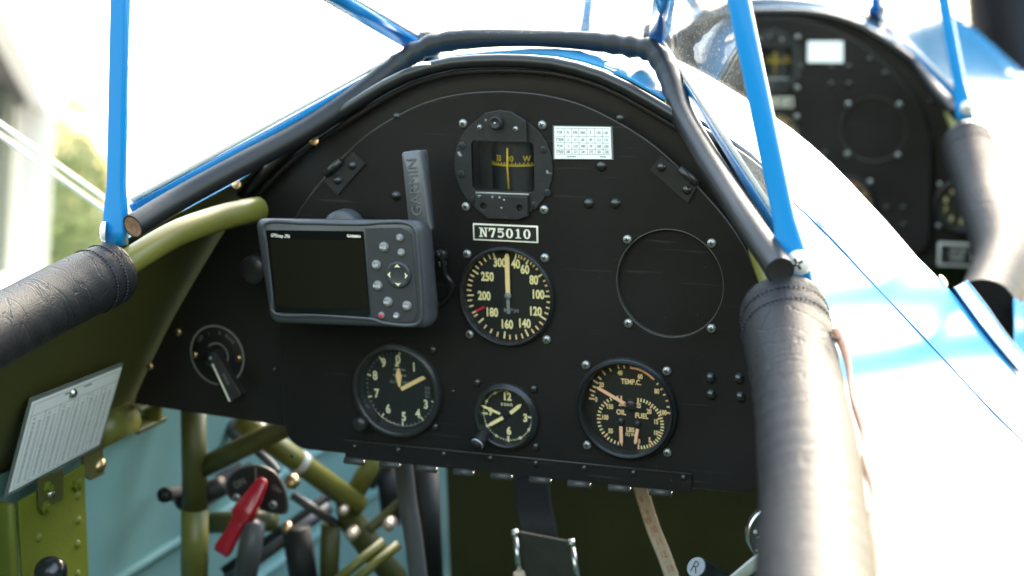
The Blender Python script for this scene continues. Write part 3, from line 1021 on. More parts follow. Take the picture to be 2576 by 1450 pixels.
wrb = f2(2428, 290, 775); wrt = wrb + (f2(2374, 0, 775) - wrb) * 1.4
windshield('blue framed windshield of the blurred farther cockpit', None, None, tL2, tT2, tR2,
           ((mir(wfb), mir(wft)), (wfb, wft)), ((f2(1466, 130, 775), f2(1492, -110, 775)), (wrb, wrt)))


# ------------------------------------------------------------------ leather rolls on the cockpit edges
def coaming(label, pts, r, lace=None, stitch=(10, 24), fold=True, flap=None):
    P = np.array(spline(pts, 10)); d = np.r_[0, np.cumsum(np.linalg.norm(np.diff(P, axis=0), axis=1))]
    n = int(d[-1] / 4) + 2; T = np.linspace(0, d[-1], n); P = np.c_[[np.interp(T, d, P[:, i]) for i in range(3)]].T
    o = thing('leather_coaming', label, 'padding', P[0])
    rr = lambda t: r[0] + (r[1] - r[0]) * t
    mb = MB(); seg = 40
    rad = []
    for i, s in enumerate(T):
        q = rr(i / (n - 1)); e = min(1, s / 3.0); q *= 0.93 + 0.07 * math.sqrt(e)
        if abs(s - stitch[0]) < 3 or abs(s - stitch[1]) < 3: q -= .5
        q += 0.35 * math.sin(s * .05)
        rad.append(q)
    Rr = mb.tube(P.tolist(), rad, seg, M['leather'], caps=False)
    # soft irregular wrinkles
    V = mb.v
    for i in range(n):
        for k in range(seg):
            a = 2 * math.pi * k / seg; dv = V[i * seg + k] - P[i]; s = T[i]
            wr = (0 if not fold else 1) * (0.28 * math.sin(s * .30 + 4 * math.sin(a + .5)) * max(0, math.sin(a * 2 + s * .021)) + .2 * math.sin(s * .55 + 7 * math.sin(a + 1.1)) * max(0, math.sin(a + s * .013)))
            V[i * seg + k] = P[i] + dv * (1 + wr / np.linalg.norm(dv))
    ring = V[:seg]; inner = [P[0] + (q - P[0]) * .9 for q in ring]; deep = [q + (P[1] - P[0]) * 1.5 for q in [P[0] + (q - P[0]) * .8 for q in ring]]
    mb.rings([ring, inner, deep], M['leather'], False, True)
    end_ = V[(n - 1) * seg:n * seg]
    mb.add(end_ + [P[-1]], [[k, (k + 1) % seg, seg] for k in range(seg)], M['leather'])
    roll = mb.obj('leather_roll', o)
    # stitching: short thread dashes in two rows round the roll
    mb = MB()
    for row in stitch:
        i = int(np.argmin(np.abs(T - row))); t = nrm(P[i + 1] - P[i])
        m_ = 58
        for k in range(m_):
            a0, a1 = 2 * math.pi * k / m_, 2 * math.pi * (k + .62) / m_
            c = [Rr[i][int(round(a / (2 * math.pi) * seg)) % seg] for a in (a0, a1)]
            x = nrm(Rr[i][0] - P[i]); y = np.cross(t, x)
            q = [P[i] + (rad[i] + .75) * (x * math.cos(a) + y * math.sin(a)) for a in (a0, a1)]
            mb.tube(q, .6, 5, M['thread'])
    mb.obj('stitching', o)
    if lace:
        mb = MB(); L = spline(lace, 8)
        for k in range(len(L)):
            pass
        L = np.array(L); dd = np.r_[0, np.cumsum(np.linalg.norm(np.diff(L, axis=0), axis=1))]; tt = np.linspace(0, dd[-1], 110)
        Q = np.c_[[np.interp(tt, dd, L[:, i]) for i in range(3)]].T
        side = np.array([1.0, 0.2, 0.1])
        Q = [q + side * (0.9 * math.sin(s * .09) + 3.2) for q, s in zip(Q, tt)]
        mb.tube(Q, [2.2 + .6 * math.sin(s * .09 + 1) for s in tt], 8, M['cord']); mb.obj('lacing_cord', o)
    if flap:
        mb = MB(); a, b, c_, d_ = flap
        nn = nrm(np.cross(b - a, c_ - a)) * .9
        mb.add([a - nn, b - nn, c_ - nn, d_ - nn, a + nn, b + nn, c_ + nn, d_ + nn], [[0, 3, 2, 1], [4, 5, 6, 7], [0, 1, 5, 4], [1, 2, 6, 5], [2, 3, 7, 6], [3, 0, 4, 7]], M['leather'], False)
        mb.obj('leather_tab', o)
    return o


rc = [at(1968, 765, -158), at(1985, 860, -185), at(2008, 980, -228), at(2030, 1120, -285), at(2044, 1260, -345), at(2050, 1400, -405), at(2055, 1500, -445), at(2058, 1700, -520)]
rc += [rc[-1] + np.array([6, -110, -10]), rc[-1] + np.array([8, -220, -14])]
lace = [at(2088, 830, -190), at(2112, 905, -205), at(2130, 985, -228), at(2150, 1080, -262), at(2170, 1190, -310), at(2180, 1300, -356), at(2184, 1400, -400), at(2190, 1500, -440)]
rco = coaming('shiny black leather roll on the right edge of the nearer cockpit, laced with tan cord', rc, (26.0, 28.5), lace, flap=(at(2046, 700, -140), at(2062, 752, -150), at(2054, 768, -160), at(2030, 735, -165)))
mb = MB()
for q in ([(2092, 848), (2100, 856), (2114, 852)], [(2092, 850), (2101, 858), (2108, 868)], [(2090, 846), (2099, 853), (2112, 858)]):
    mb.tube(spline([at(x, y, -210) for x, y in q], 4), .45, 5, M['thread'])
mb.obj('loose_thread', rco)
lc = [at(292, 684, -160), at(225, 712, -186), at(120, 764, -232), at(0, 828, -286), at(-150, 905, -352), at(-400, 1040, -460)]
lc += [lc[-1] + np.array([-8, -130, -10]), lc[-1] + np.array([-10, -270, -14])]
coaming('black leather roll on the left edge of the nearer cockpit, olive tube running into it', lc, (22.5, 24.5))
fc = [at(2432, 352, 763), at(2452, 420, 720), at(2478, 500, 665), at(2508, 590, 595), at(2522, 660, 540), at(2500, 730, 480), at(2478, 775, 440)]
lace2 = [at(2578, 645, 610), at(2570, 685, 585), at(2558, 715, 560), at(2538, 750, 520), at(2524, 775, 490)]
coaming('blurred leather roll along the edge of the farther cockpit, laced with orange cord', fc, (28.0, 30.0), lace2, stitch=(12, 26), fold=False)

# ------------------------------------------------------------------ instrument panels
GA = dict(air=(0.0, 0.0), blank=(127.5, 16.8), comp=(0.3, 99.4), temp=(93.8, -80.5))


def panel(Y0, label, front=False):
    base = (0, Y0, -138)
    o = thing('instrument_panel', label, 'instrument panel', base)
    holes = [circ(*GA['air'], 37.0), circ(*GA['blank'], 40.2, 64), circ(*GA['comp'], 38.4), circ(*GA['temp'], 38.0)] + ([] if front else [circ(*ALT, 37.0), circ(*CLK, 25.5)])
    fr = PF(Y0, w=-5.0)
    mb = MB(M['panel']); mb.plate(fr, panel_outline(), holes, 5.0, M['panel'], 0.7)
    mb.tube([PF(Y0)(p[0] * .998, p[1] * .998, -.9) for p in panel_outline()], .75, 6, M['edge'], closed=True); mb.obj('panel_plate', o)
    mb = MB(M['panel']); mb.disc(PF(Y0), 41.5, -3.6, M['panel'], 64, *GA['blank']); mb.lathe([(40.6, .02), (40.3, .3), (39.9, .2), (39.7, -.4), (39.7, -3.6)], PF(Y0, *GA['blank']), 64, M['edge']); mb.obj('blanking_plate', o)  # pale ring paints a highlight on the hole's rim
    h = 31.45
    for g in ('blank',):
        for a in (-1, 1):
            for b in (-1, 1): screw_uv(o, GA[g][0] + a * h, GA[g][1] + b * h, 'phillips', Y0)
    return o


_c = uv(1004, 981); ALT = (_c[0] - 1.0, _c[1] - .5)
_c = uv(1275, 1047); CLK = (_c[0], _c[1])
pan = panel(0, 'black instrument panel of the nearer cockpit carrying the round dials and hinge strip')
screws(pan, [(1513, 418), (1481, 512), (1548, 512), (1788, 951), (1859, 953), (1789, 993), (1863, 999), (997, 493)], 'round')
screws(pan, [(999, 293), (1560, 298)], 'round', 0, -1.5, .8)
screws(pan, [(735, 1228 - 80), (920, 1024), (1140, 985), (1190, 1120)], 'round', 0, 0, .35)


# hinge strip along the bottom edge
def hinge():
    o = MB(); fr = PF(0, w=0.05)
    zt = -126.6; zb = -141.5
    o.plate(PF(0, 0, 0, 0.02), [(-144, zb), (144, zb), (144, zt), (-144, zt)], [], 1.6, M['panel'], .3)
    ho = o.obj('hinge_leaf', pan)
    mb = MB(); mb.tube([(-144, -1.75, zt + .1), (144, -1.75, zt + .1)], .6, 6, M['edge']); mb.obj('leaf_edge', ho)
    for a, b in ((870, 917), (959, 1006), (1051, 1099), (1144, 1191), (1238, 1288), (1335, 1386), (1431, 1485), (1533, 1586), (1636, 1690)):
        f = (a - 870) / (1636 - 870); y = 1158 + f * 70
        u0, _ = uv(a, y); u1, _ = uv(b, y)
        mb = MB(); R = [2.9] * 2
        mb.tube([(u0, -1.2, zb - 2.2), (u1, -1.2, zb - 2.2)], 2.9, 14, M['edge']); mb.tube([(u1 - .2, -1.2, zb - 2.2), (u1 + .6, -1.2, zb - 2.2)], 1.4, 8, M['steel'])
        mb.obj('hinge_knuckle', ho)
    for x, y in ((891, 1124), (1001, 1133), (1116, 1143), (1233, 1153), (1348, 1166), (1470, 1178), (1594, 1190), (1720, 1202)):
        u, v = uv(x, y, 1.6); screw_uv(ho, u, v, 'round', 0, 1.6, .62, 'rivet')


hinge()


# the two small catches on the panel's shoulders
def catch(pts, rv, pin):
    P = [uv(*p) for p in pts]; mb = MB(); mb.slab(PF(0), P, .05, 1.8, M['bezel'])
    c = mb.obj('panel_catch', pan)
    for q in rv:
        u, v = uv(*q, 1.8); screw_uv(c, u, v, 'round', 0, 1.8, .85, 'rivet')
    a, b = uv(*pin[0], 5), uv(*pin[1], 5); mb = MB(); mb.tube([(a[0], -4.5, a[1]), (b[0], -4.5, b[1])], 3.0, 12, M['bezel']); mb.obj('catch_pin', c)


catch([(851, 491), (817, 454), (891, 382), (921, 411)], [(886, 417), (849, 454)], ((818, 440), (856, 404)))
catch([(1636, 426), (1665, 392), (1758, 462), (1732, 511)], [(1664, 421), (1728, 478)], ((1710, 424), (1752, 462)))


# ------------------------------------------------------------------ round instruments
def gauge_body(o, fr, R, rin, top, depth, lip=1.6, m='bezel', floor='dial'):
    mb = MB()
    mb.lathe([(R, -1), (R, top - lip), (R - lip * .35, top - lip * .3), (R - lip, top), (rin + lip * .7, top), (rin + lip * .2, top - .6), (rin, top - 2), (rin - .4, -depth - .2)], fr, 72, M[m])
    mb.obj('bezel', o)
    mb = MB(); mb.disc(fr, rin - .1, top - 2.2, M['dialglass'], 48); mb.obj('glass', o)


def four(o, u, v, Y0, h=31.45, kind='phillips', sc=1.0):
    for a in (-1, 1):
        for b in (-1, 1): screw_uv(o, u + a * h, v + b * h, kind, Y0, 0, sc)


def ticks(mb, fr, spec, w, m):
    """spec: (angle clockwise from the top, outer r, inner r, width)"""
    for a, ro, ri, wd in spec:
        s, c = math.sin(math.radians(a)), math.cos(math.radians(a))
        mb.seg2(fr, (s * ri, c * ri), (s * ro, c * ro), wd, w, m)


def airspeed(Y0, label, blurred=False):
    u, v = GA['air']; fr = PF(Y0, u, v); o = thing('airspeed_indicator', label, 'gauge', fr(0, 0, 0))
    gauge_body(o, fr, 38.6, 35.8, 4.5, 4.0, 1.8)
    d = -4.0; k = 0.0645; P = lambda x, y: ((x - 685) * k, -(y - 735) * k)
    mb = MB(); mb.disc(fr, 35.6, d, M['dial']); w1 = d + .25
    maj = [(340, 300), (12, 40), (30.5, 60), (57, 80), (88, 100), (120, 120), (154, 140), (188, 160), (228, 180), (267, 200), (302, 250)]
    for a, s in maj: ticks(mb, fr, [(a, 34.4, 28.8, 1.3)], w1, M['cream'])
    an = [a for a, s in maj]
    mids = [(16.5,), (20.5, ), (25, ), (36, 41, 47), (66, 73, 81), (96, 104, 112), (128, 137, 145), (162, 171, 180), (198, 208, 218), (238, 243, 252, 260), (274, 281, 288, 295), (309, 317, 325, 333)]
    for g in mids: ticks(mb, fr, [(a, 34.6, 30.8, 1.25) for a in g], w1, M['orange'])
    for s, x, y in ((300, 583, 343), (40, 783, 350), (60, 897, 410), (80, 1005, 530), (100, 1060, 700), (120, 1023, 905), (140, 880, 1060), (160, 657, 1085), (180, 470, 950), (200, 372, 755), (250, 420, 520)):
        mb.text(fr, str(s), *P(x, y), 6.6, w1, M['cream'], .74, .036)
    mb.text(fr, 'M.P.H', *P(710, 915), 3.2, w1, M['greymark'], 1.1, .02)
    mb.seg2(fr, P(258, 950), P(372, 892), 1.7, w1 + .05, M['redmark'])
    mb.obj('dial', o)
    mb = MB(); w2 = d + 1.6
    mb.plate(fr.off(0, 0, w2), [(-1.7, 1.5), (1.7, 1.5), (1.9, 30), (1.0, 32.4), (0, 33), (-1.0, 32.4), (-1.9, 30)], [], .6, M['orange'])
    mb.plate(fr.off(0, 0, w2), [(-1.2, -14), (1.2, -14), (1.3, 1.4), (-1.3, 1.4)], [], .6, M['greymark'])
    mb.lathe([(2.6, 0), (2.6, 1.2), (1e-3, 1.5)], fr.off(0, 0, w2), 16, M['greymark'])
    mb.obj('pointer', o)
    four(o, u, v, Y0)
    return o


def engine_gauge(Y0, label):
    u, v = GA['temp']; fr = PF(Y0, u, v); o = thing('engine_gauge', label, 'gauge', fr(0, 0, 0))
    gauge_body(o, fr, 39.6, 34.8, 6.0, 5.0, 3.2)
    d = -5.0; k = 0.0622; P = lambda x, y: ((x - 735) * k, -(y - 705) * k)
    mb = MB(); mb.disc(fr, 34.7, d, M['dial']); w1 = d + .25
    def tk(L, wd, m):
        for x0, y0, x1, y1 in L: mb.seg2(fr, P(x0, y0), P(x1, y1), wd, w1, M[m])
    tk([(600, 180, 622, 240), (400, 275, 448, 330), (290, 405, 355, 445), (245, 530, 315, 555), (232, 640, 302, 645), (1135, 460, 1195, 425), (1198, 595, 1272, 578), (1215, 740, 1295, 745)], 1.25, 'salmon')
    tk([(500, 240, 522, 278), (355, 358, 393, 392), (285, 482, 325, 500), (260, 595, 300, 605), (680, 192, 692, 230), (1088, 400, 1122, 372), (1168, 525, 1210, 508), (1212, 665, 1260, 668)], 1.1, 'cream')
    arc = [(765, 215), (840, 222), (915, 243), (985, 283), (1050, 335)]
    for a, b in zip(arc, arc[1:]): mb.seg2(fr, P(*a), P(*b), 1.7, w1, M['salmon'])
    tk([(765, 165, 767, 225), (918, 215, 908, 250), (1080, 295, 1045, 345)], 1.2, 'salmon')
    for s, x, y in (('0', 325, 645), ('20', 395, 455), ('40', 632, 288), ('60', 885, 315), ('80', 1090, 482), ('100', 1170, 740)):
        mb.text(fr, s, *P(x, y), 3.6, w1, M['orange'], .74, .042)
    mb.text(fr, 'TEMP.C.', *P(770, 390), 3.9, w1, M['orange'], .8, .025)
    cx, cy = 645, 890
    for i in range(0, 21):
        a = -i * 9.0; big = i % 5 == 0; s, c = math.sin(math.radians(a)), math.cos(math.radians(a))
        ro, ri = 315, 255 if big else 272
        mb.seg2(fr, P(cx + s * ri, cy - c * ri), P(cx + s * ro, cy - c * ro), 1.25 if big else 1.05, w1, M['salmon' if big else 'cream'])
    for s, x, y in (('200', 655, 672), ('150', 500, 722), ('100', 437, 862), ('50', 503, 1030)): mb.text(fr, s, *P(x, y), 3.6, w1, M['orange'], .72, .035)
    cx, cy = 855, 908
    for i in range(0, 26):
        a = i * 7.2; big = i % 5 == 0; s, c = math.sin(math.radians(a)), math.cos(math.radians(a))
        ro, ri = 322, 258 if big else 278
        mb.seg2(fr, P(cx + s * ri, cy - c * ri), P(cx + s * ro, cy - c * ro), 1.25 if big else 1.05, w1, M['salmon' if big else 'cream'])
    for s, x, y in (('25', 862, 678), ('20', 992, 742), ('15', 1080, 862), ('10', 1078, 1003), ('5', 995, 1098), ('0', 862, 1130)): mb.text(fr, s, *P(x, y), 3.6, w1, M['orange'], .72, .035)
    mb.text(fr, 'OIL', *P(640, 780), 3.9, w1, M['orange'], .85, .03); mb.text(fr, 'FUEL', *P(900, 805), 3.9, w1, M['orange'], .85, .03)
    mb.text(fr, 'LBS', *P(755, 992), 3.5, w1, M['orange'], .85, .03); mb.text(fr, 'SQ IN', *P(750, 1052), 2.4, w1, M['orange'], .85, .02)
    mb.obj('dial', o)
    w2 = d + 1.4
    for a, b, wd, m in (((690, 660), (335, 482), 2.4, 'salmon'), ((642, 955), (646, 1182), 2.6, 'salmon'), ((850, 970), (818, 1168), 2.4, 'salmon')):
        mb = MB(); p, q = np.array(P(*a)), np.array(P(*b)); dd = nrm(q - p); n = np.array([-dd[1], dd[0]]) * wd / 2
        mb.plate(fr.off(0, 0, w2), [p - n, q - n - dd * 2, q, q + n - dd * 2, p + n], [], .5, M[m]); mb.obj('pointer', o)
    mb = MB()
    for x, y, r in ((770, 680, 4.2), (642, 890, 2.6), (850, 905, 2.6)): mb.lathe([(r, 0), (r, 1.6), (r * .7, 2.4), (1e-3, 2.6)], fr.off(*P(x, y), d + .2), 18, M['bezel'])
    mb.obj('pointer_hub', o)
    four(o, u, v, Y0)
    return o


def altimeter():
    u, v = ALT; fr = PF(0, u, v); o = thing('altimeter', 'deep rimmed altimeter numbered 0 to 9 with a knob, below the handheld navigator', 'gauge', fr(0, 0, 0))
    mb = MB()
    mb.lathe([(38.6, -1), (38.6, 3), (37.6, 5.5), (35.8, 6.5), (33.6, 6.2), (32.8, 4), (32.6, -1), (31.2, -1.6), (31.0, -6.3)], fr, 72, M['bezel']); mb.obj('bezel', o)
    mb = MB(); mb.disc(fr, 32.6, 3.4, M['dialglass']); mb.obj('glass', o)
    d = -6.0; k = .0588; P = lambda x, y: ((x - 712) * k, -(y - 618) * k); w1 = d + .25
    mb = MB(); mb.disc(fr, 31.0, d, M['dial'])
    for i in range(50):
        a = i * 7.2
        if i in (7, 8, 9, 13, 14): continue
        big = i % 5 == 0
        ticks(mb, fr, [(a, 31.0 if big else 30.6, 27.4 if big else 29.0, 1.3 if big else .8)], w1, M['creampale' if big else 'greymark'] if 8 < i < 42 or big else M['greymark'])
    for s, x, y in (('0', 685, 215), ('1', 915, 305), ('3', 1070, 812), ('4', 945, 950), ('5', 735, 1010), ('6', 505, 920), ('7', 345, 715), ('8', 330, 465), ('9', 465, 275)):
        mb.text(fr, s, *P(x, y), 7.0, w1, M['creampale'], .82, .034)
    mb.text(fr, 'ALT', *P(600, 530), 2.6, w1, M['greymark'], 1, .02); mb.text(fr, 'FEET', *P(800, 540), 2.6, w1, M['greymark'], .9, .02)
    for y, hw in ((358, 90), (438, 100)): mb.rect(fr, *P(700, y), hw * 2 * k, 1.2, w1, M['greymark'])
    mb.rect(fr, *P(1105, 655), 6.5, 9.5, w1, M['greydial'])
    for i, s in enumerate(('29.9', '30.0', '30.1')): mb.text(fr, s, *P(1100, 590 + 55 * i), 2.3, w1 + .1, M['greymark'], .8, .01)
    mb.poly(fr, [P(630, 315), P(695, 315), P(662, 255)], w1, M['creampale'])
    mb.obj('dial', o)
    mb = MB(); w2 = d + 1.5
    c = P(700, 600)
    mb.plate(fr.off(0, 0, w2), [P(690, 590), P(650, 440), P(685, 335), P(708, 335), P(742, 440), P(715, 590)], [], .6, M['orange']); mb.obj('pointer', o)
    mb = MB(); mb.plate(fr.off(0, 0, w2 + .8), [P(720, 592), P(1020, 425), P(1060, 408), P(1102, 440), P(1040, 478), P(745, 640)], [], .6, M['orange']); mb.obj('pointer', o)
    for x, y in ((1089, 881), (1095, 1074)): screws(o, [(x, y)], 'dark')
    # setting knob
    q = uv(905, 1068, 12); kf = PF(0, q[0], q[1]); mb = MB()
    mb.lathe([(5.6, 1), (5.8, 13), (5.2, 14.2), (1e-3, 14.3)], kf, 28, M['bezel'])
    for i in range(28): mb.box(kf.rot(i * 360 / 28), .5, .5, 11, M['bezel'], c=(5.8, 0, 7))
    mb.obj('setting_knob', o)
    mb = MB(); p2 = kf(4, -1, 0); mb.lathe([(9.5, 0), (9.5, 1.6), (8.5, 2.2), (1e-3, 2.2)], kf.off(2, 0, 0), 28, M['panel']); mb.obj('knob_boss', o)
    return o


def clock():
    u, v = CLK; fr = PF(0, u, v); o = thing('panel_clock', 'small black eight day clock with cream hands, between altimeter and engine gauge', 'clock', fr(0, 0, 0))
    mb = MB(); mb.lathe([(26.8, -1), (26.8, 2.5), (26, 4), (24.6, 4.4), (24.2, 5.8), (23.2, 6.2), (22.4, 5.4), (22.0, 3), (21.6, -2.2)], fr, 64, M['bezel']); mb.obj('bezel', o)
    mb = MB(); mb.disc(fr, 22.2, 4.2, M['dialglass']); mb.obj('glass', o)
    d = -2.0; k = .0455; P = lambda x, y: ((x - 785) * k, -(y - 690) * k); w1 = d + .25
    mb = MB(); mb.disc(fr, 21.8, d, M['greydial'])
    for i in range(60):
        a = math.radians(i * 6); R = 20.0
        if i % 15 == 0: continue
        if i % 5 == 0: mb.disc(fr, 1.25, w1, M['creampale'], 12, R * math.sin(a), R * math.cos(a))
        else: ticks(mb, fr, [(i * 6, 20.6, 19.3, .7)], w1, M['creampale'])
    ticks(mb, fr, [(a, 21.4, 16.6 if a else 18.6, 1.6) for a in (0, 90, 180, 270)], w1, M['creampale'])
    for s, x, y in (('12', 795, 355), ('3', 1105, 705), ('6', 800, 960), ('9', 470, 645)): mb.text(fr, s, *P(x, y), 6.0, w1, M['cream'], .85, .042)
    mb.text(fr, '8 DAYS', *P(775, 500), 2.2, w1, M['creampale'], .95, .02)
    mb.obj('dial', o)
    for i, (a, b, wd) in enumerate((((845, 640), (1048, 468), 2.9), ((712, 725), (425, 900), 2.7), ((668, 658), (325, 535), 1.8))):
        p, q = np.array(P(*a)), np.array(P(*b)); dd = nrm(q - p); n = np.array([-dd[1], dd[0]]) * wd / 2
        mb = MB(); mb.plate(fr.off(0, 0, d + 1 + i * .7), [p - n, q - n - dd * 3.0, q - n * .2, q + n * .2, q + n - dd * 3.0, p + n], [], .5, M['cream'])
        mb.plate(fr.off(0, 0, d + 1 + i * .7), [np.zeros(2) - n * .4, p - n * .5, p + n * .5, np.zeros(2) + n * .4], [], .4, M['black']); mb.obj('clock_hand', o)
    for x, y in ((1201, 963), (1343, 979), (1348, 1124)): screws(o, [(x, y)], 'dark')
    a, b = at(1222, 1088, -5), at(1199, 1119, -17)
    mb = MB(); mb.tube([a, a + (b - a) * .9, b], [4.9, 4.9, 4.9], 22, M['worn']); dd = nrm(b - a); mb.tube([b, b + dd * 1.6], 4.7, 22, M['black']); mb.tube([b - dd * 1.2, b - dd * .2], 5.05, 22, M['gutter']); mb.obj('winding_knob', o)
    return o


def compass(Y0, label):
    u, v = GA['comp']; fr = PF(Y0, u, v); o = thing('magnetic_compass', label, 'compass', fr(0, 0, 0))
    k = .0648; P = lambda x, y: ((x - 692) * k, -(y - 742) * k)
    win = rpoly([P(305, 455), P(1072, 455), P(1072, 1030), P(305, 1030)], 4.0, 5)
    mb = MB(); mb.plate(fr.off(0, 0, -1.0), circ(0, 0, 39.3, 72), [win], 2.6, M['worn'], .4); mb.obj('housing', o)
    mb = MB()
    # walls of the window, and the bowl behind
    n = len(win); mb.rings([[fr(p[0], p[1], 1.3) for p in win], [fr(p[0], p[1], -13) for p in win]], M['worn'], False, False, False)
    mb.obj('window_well', o)
    # the floating card: a cylinder carrying figures, and the lubber line in front
    mb = MB(); cyl = []
    R = 24.0; cf = fr.off(*P(770, 742), -14 - R + 11.0)
    rows = []
    for y in (-19, 1.2, 19):
        pass
    seg = 40
    ringv = lambda y, r: [cf(r * math.sin(a), y, r * math.cos(a)) for a in [math.radians(-90 + 180 * i / seg) for i in range(seg + 1)]]
    mb.rings([ringv(-20, R), ringv(20, R)], M['compass_bg'], False, False, True, closed=False)
    mb.box(fr, 60, 46, .5, M['compass_bg'], c=(0, -2, -14))
    yb = (742 - 735) * k
    for i in range(-19, 20):
        a = math.radians(i * 3.6 + 1); h = 1.6 if i % 2 else 2.6
        f2 = Fr(cf(R * math.sin(a), 0, R * math.cos(a)), cf.x * math.cos(a) - cf.z * math.sin(a), cf.y)
        mb.rect(f2, 0, yb + h / 2 - .6, .75, h, .2, M['yellow'])
    mb.rings([ringv(yb - .9, R + .15), ringv(yb - .1, R + .15)], M['yellow'], False, False, True, closed=False)
    for s, ang in (('33', -27), ('30', -2), ('W', 28)):
        a = math.radians(ang); f2 = Fr(cf(R * math.sin(a), 0, R * math.cos(a)), cf.x * math.cos(a) - cf.z * math.sin(a), cf.y)
        mb.text(f2, s, 0, yb + 5.0, 4.2, .25, M['yellow'], .95, .02)
    mb.obj('compass_card', o)
    mb = MB(); p = P(738, 742); mb.tube([fr(p[0] + .1, 13.5, -.8), fr(p[0] - .3, 0, -.6), fr(p[0] + .4, -17, -.8)], .75, 8, M['yellow']); mb.obj('lubber_line', o)
    mb = MB(); mb.poly(fr, win, -.2, M['dialglass']); mb.obj('glass', o)
    # raised blocks: lamp housing on top, adjuster cover below
    mb = MB(); mb.plate(fr.off(0, 0, 1.6), [P(500, 128), P(690, 88), P(830, 105), P(1008, 205), P(1012, 450), P(500, 452)], [], 3.2, M['worn'], .5)
    mb.plate(fr.off(0, 0, 1.6), [P(335, 260), P(495, 130), P(495, 450), P(335, 450)], [], 1.2, M['worn'], .3)
    mb.lathe([(5.2, 4.6), (5.2, 9), (4.4, 10.2), (3.4, 10.4), (3.0, 9.6), (1e-3, 9.6)], fr.off(*P(662, 225)), 24, M['worn']); mb.dome(fr.off(*P(658, 232), 9.5), 1.2, .8, M['screw'], 10)
    mb.obj('lamp_housing', o)
    mb = MB(); mb.plate(fr.off(0, 0, 1.6), [P(345, 1072), P(1006, 1075), P(1000, 1300), P(870, 1345), P(500, 1345), P(345, 1225)], [circ(*P(455, 1205), 2.6, 20), circ(*P(905, 1210), 2.6, 20)], 3.4, M['worn'], .5)
    mb.box(fr, 43, 1.6, 1.2, M['screw'], .3, c=(*P(680, 1055), 2.6))
    for p in ((570, 1095), (660, 1095), (715, 1120), (680, 1215)): mb.dome(fr.off(*P(*p), 5.0), .9, .3, M['screw'], 8)
    mb.obj('adjuster_cover', o)
    for x, y in ((193, 515), (163, 845), (1190, 537), (1228, 1028), (320, 1140), (1062, 1180)):
        f3 = fr.off(*P(x, y), 1.6).rot((x * 7) % 90)
        def bflat(mb):
            mb.lathe([(3.0, 0), (3.0, .25), (2.8, .4), (1e-3, .45)], Z0, 18, M['worn']); mb.box(Z0, 5.2, .8, .2, M['slot'], c=(0, 0, .5))
        inst('flat_screw', 'compass_flat_screw', o, f3.o, bflat, f3)
    for x, y in ((432, 292), (880, 300)):
        f3 = fr.off(*P(x, y), 4.0 if x > 500 else 2.8); inst('cover_screw', 'compass_cover_screw', o, f3.o, lambda mb: b_phillips(mb, 2.2), f3)
    four(o, u, v, Y0)
    return o


airspeed(0, 'round airspeed dial marked to 300 with a vertical cream needle, under the N75010 plate')
engine_gauge(0, 'round dial with salmon markings reading TEMP, OIL and FUEL')
altimeter()
clock()
compass(0, 'round compass with worn grey face and yellow card at the top of the nearer panel')


